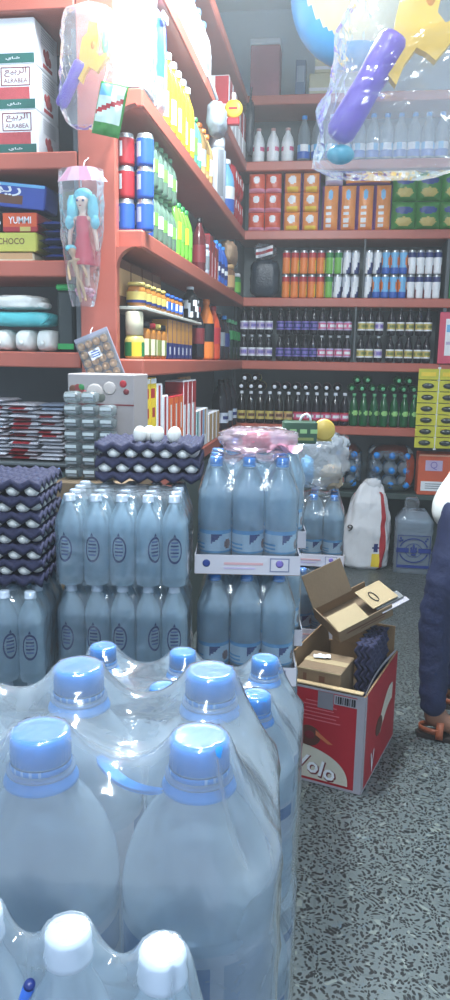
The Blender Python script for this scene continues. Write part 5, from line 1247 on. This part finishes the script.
# face and hair
m = M()
for s in (-1, 1):
    m.ell((.868-PX, 3.0-PY+s*.03, 1.575), (.010, .014, .008), WHITE, 10, 6); m.ell((.877-PX, 3.0-PY+s*.03, 1.575), (.003, .006, .006), BLACK, 8, 6)
m.build('eyes', per)
m = M(); m.ell((.885-PX, 3.0-PY, 1.513), (.010, .024, .007), pm('lip', (120, 66, 58), .5), 10, 6); m.build('mouth', per)
m = M()
for s in (-1, 1): m.ell((.80-PX, 3.0-PY+s*.076, 1.555), (.018, .010, .030), SKINM, 10, 8)
m.build('ears', per)
def hp(p): return 1+.03*noise.noise(p*6)
m = M(); m.ell((.79-PX, 3.0-PY, 1.632), (.096, .086, .082), HAIR, 24, 16, fn=hp); m.ell((.765-PX, 3.0-PY, 1.57), (.062, .080, .085), HAIR, 20, 14, fn=hp); m.build('hair', per)
# jeans: loose, wrinkled legs open at the hem
jn = {'w': (.55, 3.0, .99, .118, .15), 'c': (.505, 3.0, .82, .145, .17)}; je = [('w', 'c')]
for s, L in legs.items():
    a = Vector(L['hip']); k = Vector(L['knee']); n_ = Vector(L['ank'])
    for i, (p, r) in enumerate(((a+Vector((-.015, 0, -.12)), .100), (a.lerp(k, .55), .086), (k, .071), (k.lerp(n_, .5), .060), (n_+Vector((.0, 0, -.012)), .054))): jn[s+str(i)] = (*p, r, r)
    je += [('c', s+'0')]+[(s+str(i), s+str(i+1)) for i in range(4)]
def jwr(co):
    k = noise.fractal(Vector((co.x*9, co.y*9, co.z*26)), 1, 2, 3)*.006*(1.2 if co.z < .75 else .8); c_ = Vector((co.x, co.y, 0)); return Vector((co.x+k, co.y+k*.4, co.z+k*.3))
jo = skin('jeans', rel(jn), je, JEAN, per, sub=3, post=jwr)
# shirt: torso with flaring tail, sleeves
sn = {'hem': (.480, 3.0, .765, .155, .18), 'wa': (.575, 3.0, .95, .13, .16), 'ch': (.67, 3.0, 1.24, .128, .17), 'co': (.735, 3.0, 1.385, .075, .095)}
se = [('hem', 'wa'), ('wa', 'ch'), ('ch', 'co')]
for s, A in arms.items():
    sh, el = Vector(A['sh']), Vector(A['el'])
    for i, (p, r) in enumerate(((sh, .075), (sh.lerp(el, .5), .066), (el.lerp(sh, .12), .060))): sn[s+str(i)] = (*p, r, r)
    se += [('ch', s+'0'), (s+'0', s+'1'), (s+'1', s+'2')]
def swr(co):
    k = noise.fractal(Vector((co.x*7, co.y*7, co.z*5)), 1, 2, 3)*.010; return Vector((co.x+k, co.y+k, co.z+k*.3-(.012*math.sin(co.y*18) if co.z < .9 else 0)))
so = skin('shirt', rel(sn), se, SHIRT, per, sub=3, post=swr)
# sandals
for s, L in legs.items():
    hx, hy = L['heel'][0]-PX, L['heel'][1]-PY; tx, ty = L['toe'][0]-PX, L['toe'][1]-PY; ang = math.atan2(ty-hy, tx-hx); Ls = math.hypot(tx-hx, ty-hy)
    X = Matrix.Translation((hx, hy, 0)) @ Matrix.Rotation(ang, 4, 'Z')
    pl = [(-.04, 0), (-.03, -.028), (.03, -.034), (.11, -.036), (.17, -.048), (.215, -.040), (.235, -.012), (.235, .014), (.21, .042), (.15, .046), (.07, .036), (-.02, .030)]
    so_ = M().prism(pl, .018, SOLE, X).build('sandal', per)
    for (u, w, h, r_) in ((.055, .046, .066, .014), (.125, .050, .058, .018), (.165, .050, .046, .014)):
        pts = [X @ Vector((u, w*math.cos(a), .012+h*math.sin(a))) for a in [PI*k/12 for k in range(13)]]
        m = M(); vs = []
        for p in pts: vs += [p+(X.to_3x3() @ Vector((-r_, 0, 0))), p+(X.to_3x3() @ Vector((r_, 0, 0)))]
        m.add(vs, [(2*i, 2*i+2, 2*i+3, 2*i+1) for i in range(12)], STRAP, True); o = m.build('strap', so_)
        md = o.modifiers.new('thick', 'SOLIDIFY'); md.thickness = .004
    pts = [X @ Vector((-.02+.075*(1-math.sin(a)), .040*math.cos(a), .055+.0*a)) for a in [PI*k/12 for k in range(13)]]
    pts = [X @ Vector((.05-.080*math.sin(a), .040*math.cos(a), .036)) for a in [PI*k/12 for k in range(13)]]
    m = M(); vs = []
    for p in pts: vs += [p+Vector((0, 0, -.010)), p+Vector((0, 0, .012))]
    m.add(vs, [(2*i, 2*i+2, 2*i+3, 2*i+1) for i in range(12)], STRAP, True); o = m.build('heel_strap', so_); md = o.modifiers.new('thick', 'SOLIDIFY'); md.thickness = .004

# ------------------------------------------------------------------ hanging toys
BAGT = clear('toy_bag', (248, 250, 252), .10, (236, 242, 250), .12, .25, 1., 15, gloss=.4)
PURT = pm('purple_toy', (112, 82, 186), .35, .06); YELT = pm('yellow_toy', (236, 190, 70), .35, .06); ORT = pm('orange_toy', (232, 150, 60), .35, .06); GRT = pm('green_toy', (120, 190, 140), .35); TLT = pm('teal_toy', (70, 160, 180), .4)
def toy_package(name, label, c, S, rot, z_top, teal=False, bagc=(0, 0, 0), bagd=(.17, .07, .26), seed=0, tilt=0.):
    """bubble toy: purple barrel and yellow gun body in a clear bag; local x right, z up, unit S"""
    t = thing(name, label, 'toy', c, (0, 0, rot))
    R = Matrix.Rotation(tilt, 4, 'Y')
    b = M(); p0, p1 = Vector((-.20, 0, -.30))*S, Vector((.03, 0, .10))*S
    q = (p1-p0).to_track_quat('Z', 'Y').to_matrix().to_4x4(); q.translation = p0; L = (p1-p0).length
    b.lathe([(0, 0), (.042*S, .004*S), (.062*S, .03*S), (.064*S, .10*S), (.060*S, L*.55), (.066*S, L*.72), (.068*S, L*.93), (.055*S, L*.985), (0, L)], 20, PURT, R @ q)
    b.build('barrel', t)
    g = M(); y = .03*S
    pl = [(-.00, -.06), (.035, -.10), (.065, -.02), (.11, .04), (.15, .02), (.19, -.01), (.24, .05), (.30, .13), (.285, .16), (.22, .13), (.185, .17), (.21, .30), (.20, .42), (.12, .44), (.10, .34), (.05, .30), (.02, .16)]
    g.prism([(x*S, z*S) for x, z in pl], .055*S, YELT, R @ Matrix(((1, 0, 0, 0), (0, 0, -1, .02*S), (0, 1, 0, 0), (0, 0, 0, 1))))
    g.build('gun_body', t)
    k = M(); k.ell((.155*S, -.01*S, .23*S), (.03*S, .035*S, .055*S), ORT, 14, 10, R); k.ell((.27*S, -.01*S, .26*S), (.035*S, .03*S, .12*S), GRT, 14, 10, R); k.build('bubble_bottle', t)
    if teal: M().ell((-.18*S, 0, -.36*S), (.06*S, .04*S, .04*S), TLT, 14, 10).build('teal_cap', t)
    # bag: crumpled sheet closed round the toy, gathered at the bottom corner
    def bf(u, v):
        a = 2*PI*u; w = np.interp(v, [0, .05, .3, .7, .94, 1], [.55, .85, 1, .92, .74, .12]); s = .5
        q = (math.copysign(abs(math.cos(a))**s, math.cos(a)), math.copysign(abs(math.sin(a))**s, math.sin(a)))
        k = 1+.13*noise.fractal(Vector((q[0]*2.5+seed, q[1]*2.5, v*5)), 1, 2.2, 5)+.05*noise.noise(Vector((q[0]*9+seed, q[1]*9, v*17)))
        return (bagc[0]+q[0]*bagd[0]*w*k+(-.45*bagd[0]*(1-v)**2 if teal else 0), bagc[1]+q[1]*bagd[1]*w*k, bagc[2]+(2*v-1)*bagd[2])
    M().grid(bf, 44, 36, BAGT, smooth=False).build('clear_bag', t)
    top = bagc[2]+bagd[2]
    M().tube([(bagc[0], bagc[1], top-.01), (bagc[0], bagc[1], (top+z_top-c[2])/2), (bagc[0], bagc[1], z_top-c[2])], .0016, WHITE, 6).build('hanging_string', t)
    return t
ct = aD(388, 62, 1.25)
toy_package('bubble_toy', 'large bagged purple and yellow bubble toy hanging high in front of the back shelves', ct, .40, YAW*.3, ZC-.002, True, (.074, 0, -.002), (.150, .052, .178), 3)
cl_ = aY(79, 73, YP-.10)
toy_package('bubble_toy', 'small bagged purple and yellow bubble toy hanging on the pillar beside the tea boxes', cl_, .33, 0, ZC-.002, False, (.035, .0, .02), (.098, .04, .185), 7)
t = thing('snack_pouch', 'green and white packet hanging at the pillar edge under the bubble toy', 'pouch', aY(110, 110, YP-.31))
def pg(u, v): return GRF if (u < .07 or u > .93 or v > .94 or v < .22) else (RED if abs(v-.55-.3*(u-.5)) < .05 else (SKY if v > .72 and u < .5 else pm('pale_green_white', (206, 226, 214), .35)))
m = pouch(M(), .086, .145, .03, pg, Matrix.Rotation(.22, 4, 'Y') @ Matrix.Rotation(PI/2, 4, 'X'), 18, 22, 5); m.build('pouch_body', t); M().tube([(-.02, 0, .07), (-.02, .05, .13), (-.02, .309, .20)], .002, WHITE).build('hanging_tape', t)
# doll package
dc = aY(83, 235, YP-.07)
t = thing('doll_package', 'bagged doll with blue hair and red dress under a pink umbrella card on the pillar', 'toy', dc)
DS_ = pm('doll_skin', (224, 190, 170), .45); CY_ = pm('cyan_hair', (110, 200, 214), .4, .15, 40, .3); DRD = pm('dress_red', (196, 56, 76), .5, .1); TAND = pm('small_doll_skin', (206, 172, 134), .45)
dn = {'pel': (0, 0, -.02, .019, .014), 'ch': (0, 0, .045, .021, .014), 'nk': (0, 0, .072, .008, .008), 'hd': (0, 0, .100, .026, .024), 'tp': (0, 0, .128, .022, .022),
      'ls': (-.03, 0, .055, .009, .009), 'le': (-.044, -.002, .005, .008, .008), 'lh': (-.046, -.004, -.045, .007, .007), 'rs': (.03, 0, .055, .009, .009), 'rw': (.046, -.002, -.005, .008, .008), 'rh': (.052, -.004, -.055, .007, .007),
      'lk': (-.013, 0, -.10, .010, .010), 'lf': (-.014, 0, -.17, .008, .008), 'rk': (.013, 0, -.10, .010, .010), 'rf': (.014, 0, -.17, .008, .008)}
de = [('pel', 'ch'), ('ch', 'nk'), ('nk', 'hd'), ('hd', 'tp'), ('ch', 'ls'), ('ls', 'le'), ('le', 'lh'), ('ch', 'rs'), ('rs', 'rw'), ('rw', 'rh'), ('pel', 'lk'), ('lk', 'lf'), ('pel', 'rk'), ('rk', 'rf')]
db = skin('doll_body', dn, de, DS_, t)
m = M()
for s in (-1, 1):
    m.ell((s*.036, .002, .082), (.019, .018, .046), CY_, 14, 12, fn=lambda p: 1+.18*noise.noise(p*3)); m.ell((s*.044, -.004, .040), (.016, .015, .024), CY_, 12, 10)
m.ell((0, .010, .128), (.032, .026, .024), CY_, 16, 12); m.build('hair', db)
m = M()
for s in (-1, 1): m.ell((s*.010, -.0245, .106), (.005, .003, .004), NAVY, 8, 6)
m.ell((0, -.025, .090), (.005, .002, .002), RED, 8, 6); m.build('face_print', db)
M().lathe([(.040, -.10), (.034, -.06), (.024, -.02), (.021, .0), (.024, .035), (.020, .058)], 18, DRD, rib=lambda k, i: .05*math.cos(i*PI) if k < 3 else 0, capb=False, capt=False).build('dress', db)
sn2 = {k: (v[0]*.62-.022, v[1]*.6-.032, v[2]*.62-.100, v[3]*.62, v[4]*.62) for k, v in dn.items()}
def rot2(co):
    q = co-Vector((-.02, -.03, -.10)); q.rotate(Euler((0, -.22, 0))); return q+Vector((-.012, -.03, -.118))
d2 = skin('small_doll', sn2, de, TAND, t, post=rot2)
M().ell((-.033, -.030, -.047), (.019, .015, .012), CY_, 12, 8).build('hair', d2)
m = M()
for k in range(6):
    a0, a1 = PI*k/6, PI*(k+1)/6; f_ = lambda a, r, z: (-math.cos(a)*r, -.03*math.sin(a), z)
    m.add([f_(a0, .088, .168), f_(a1, .088, .168), f_(a1, .050, .212), f_(a0, .050, .212)], [(0, 1, 2, 3)], PINK if k % 2 else pm('pale_pink_card', (236, 190, 206), .45))
    m.add([f_(a0, .050, .212), f_(a1, .050, .212), (0, -.01, .216)], [(0, 1, 2)], pm('pale_pink_card', (236, 190, 206), .45))
m.build('umbrella_card', t); M().tube([(0, -.012, .215), (0, -.012, .150)], .002, WHITE).build('umbrella_handle', t)
m = M()
for k in range(14): m.ell((rnd.uniform(-.03, .035), rnd.uniform(-.015, .01), -.20+rnd.uniform(0, .03)), (.010, .008, .008), PINK if k % 2 else pm('pale_pink_card', (236, 190, 206), .45), 8, 6)
m.build('pink_beads', t)
def db_(u, v):
    a = 2*PI*u; w = np.interp(v, [0, .08, .5, .9, 1], [.5, .62, .9, 1, .95]); k = 1+.07*noise.fractal(Vector((math.cos(a)*3, math.sin(a)*3, v*8)), 1, 2, 3)
    return (math.cos(a)*.078*w*k, math.sin(a)*.046*w*k-.01, -.235+.44*v)
M().grid(db_, 30, 30, BAGT, smooth=False).build('clear_bag', t)
M().tube([(0, 0, .2), (0, .03, .24), (0, .069, .26)], .002, WHITE).build('hanging_string', t)
# blister of round sweets
t = thing('sweets_blister', 'tilted clear blister of round brown sweets hanging on the pillar below the doll', 'blister pack', aY(99, 357, YP-.06), (0, math.radians(-22), 0))
M().box((0, .006, 0), (.128, .004, .172), pm('slate_card', (150, 150, 166), .5), .001).build('backing_card', t)
SWT = pm('toffee_sweet', (222, 182, 146), .45, .12, 60); s0 = None
for j in range(5):
    for i in range(4):
        x, z = (i-1.5)*.029, (j-2)*.030-.008
        if s0 is None: s0 = M().ell((0, 0, 0), (.0135, .0125, .0138), SWT, 12, 9).build('sweet', t); o = s0
        else: o = s0.copy(); COL.objects.link(o); o.parent = t
        o.location = (x, -.0095, z)
m = M(); m.box((.0, -.0235, .012), (.042, .001, .032), WHITE, 0, Matrix.Rotation(-.1, 4, 'Y'))
for k in range(3): m.box((.0, -.0243, .02-.008*k), (.030, .0006, .003), BLUE)
m.build('label', t)
M().grid(lambda u, v: ((u-.5)*.126, -.023+.003*math.cos(u*8*PI)*math.cos(v*10*PI) if 0.04 < u < .96 and .04 < v < .96 else .003, (v-.5)*.158-.006), 40, 40, clear('blister_shell', (240, 240, 238), .10, (226, 220, 214), .1, .3, .4, 40, gloss=.8)).build('clear_shell', t)
M().tube([(0, .008, .08), (0, .02, .095), (0, .058, .11)], .002, WHITE).build('hanging_tape', t)
# beach ball on a string
bc = aD(359, -6, 3.3); BR = 68/750*3.3
t = thing('beach_ball', 'blue and cream beach ball hanging from the ceiling before the back shelves', 'ball', bc)
BB = pm('ball_blue', (60, 150, 214), .3, .05); BC = pm('ball_cream', (214, 200, 158), .3, .05); BG = pm('ball_grey', (160, 164, 170), .3, .05)
ax = Vector((.12, -1, -.02)).normalized()
def bp(u, v):
    a, tt = 2*PI*u, PI*v; p = Vector((math.sin(tt)*math.cos(a), math.sin(tt)*math.sin(a), -math.cos(tt))); d = p.dot(ax)
    return BG if (p.dot(Vector((-.33, -.9, -.05)).normalized()) > .965) else (BC if d > .55 else (BB if d > -.2 else BC))
vs = []; m = M()
m.grid(lambda u, v: (BR*math.sin(PI*v)*math.cos(2*PI*u), BR*math.sin(PI*v)*math.sin(2*PI*u), -BR*math.cos(PI*v)), 72, 48, BB, paint=bp)
m.build('ball_skin', t); M().tube([(0, 0, BR-.002), (0, 0, ZC-bc.z-.002)], .002, WHITE, 6).build('hanging_string', t); M().cyl((0, -.02, -BR-.008), (0, -.02, -BR+.01), .008, .011, WHITE, 10).build('valve', t)
# ------------------------------------------------------------------ light
TUBE = None
def tube_lamp(name, label, x, y0, y1, z, watts):
    t = thing(name, label, 'ceiling light', (x, (y0+y1)/2, z)); L = y1-y0
    M().box((0, 0, -.026), (.07, L, .05), WHITE, .006).build('fixture_body', t)
    m, nt, out = newmat('lamp_glow'); e = N(nt, 'Emission', Strength=watts); e.inputs[0].default_value = (.84, .94, 1, 1); nt.links.new(e.outputs[0], out.inputs[0])
    M().cyl((0, -L/2+.03, -.075), (0, L/2-.03, -.075), .016, .016, m, 12).build('tube', t)
    for s in (-1, 1):
        M().box((0, s*(L/2-.015), -.07), (.03, .03, .06), WHITE, .004).build('lamp_holder', t)
        if z < ZC-.1: M().cyl((0, s*L*.35, -.002), (0, s*L*.35, ZC-z-.001), .006, .006, GREY, 8).build('hanging_rod', t)
    ld = bpy.data.lights.new('tube_light', 'AREA'); ld.shape = 'RECTANGLE'; ld.size = .05; ld.size_y = L; ld.energy = watts*1.6; ld.color = (.84, .94, 1)
    lo = bpy.data.objects.new('tube_light', ld); COL.objects.link(lo); lo.location = (x, (y0+y1)/2, z-.096)
    return t
tube_lamp('fluorescent_lamp', 'white fluorescent tube hanging from the ceiling over the tea boxes and the pillar', -.44, 2.1, 2.85, 3.12, 44)
tube_lamp('fluorescent_lamp', 'white fluorescent tube on the ceiling above the nearest water packs', .05, -.5, .7, 3.35, 30)
tube_lamp('fluorescent_lamp', 'white fluorescent tube hanging over the aisle before the back shelves', -.12, 3.2, 3.9, 3.45, 32)
w = bpy.data.worlds.new('world'); scn.world = w; w.use_nodes = True
bg = w.node_tree.nodes['Background']; bg.inputs[0].default_value = (.62, .78, 1, 1); bg.inputs[1].default_value = .9
scn.view_settings.view_transform = 'Standard'; scn.view_settings.look = 'None'; scn.view_settings.gamma = 1; scn.view_settings.use_curve_mapping = False
scn.view_settings.exposure = .62
scn.cycles.transparent_max_bounces = 48; scn.cycles.max_bounces = 8
scn.cycles.use_denoising = True

hz = M().box(((XW+XR)/2, 2.2, (ZC-.02)/2), (XR-XW+.06, 7.5, ZC+.03), WHITE).build('haze'); hz['kind'] = 'stuff'; hz['label'] = 'thin pale haze volume added through the whole shop to veil the view under the lamps'; hz['category'] = 'haze'  # scattering volume added to give the washed-out lens veil
m, nt, out = newmat('thin_haze'); v = N(nt, 'VolumeScatter', Density=.0165, Anisotropy=.35); v.inputs['Color'].default_value = (.93, .97, 1, 1); nt.links.new(v.outputs[0], out.inputs['Volume']); hz.data.materials.clear(); hz.data.materials.append(m)
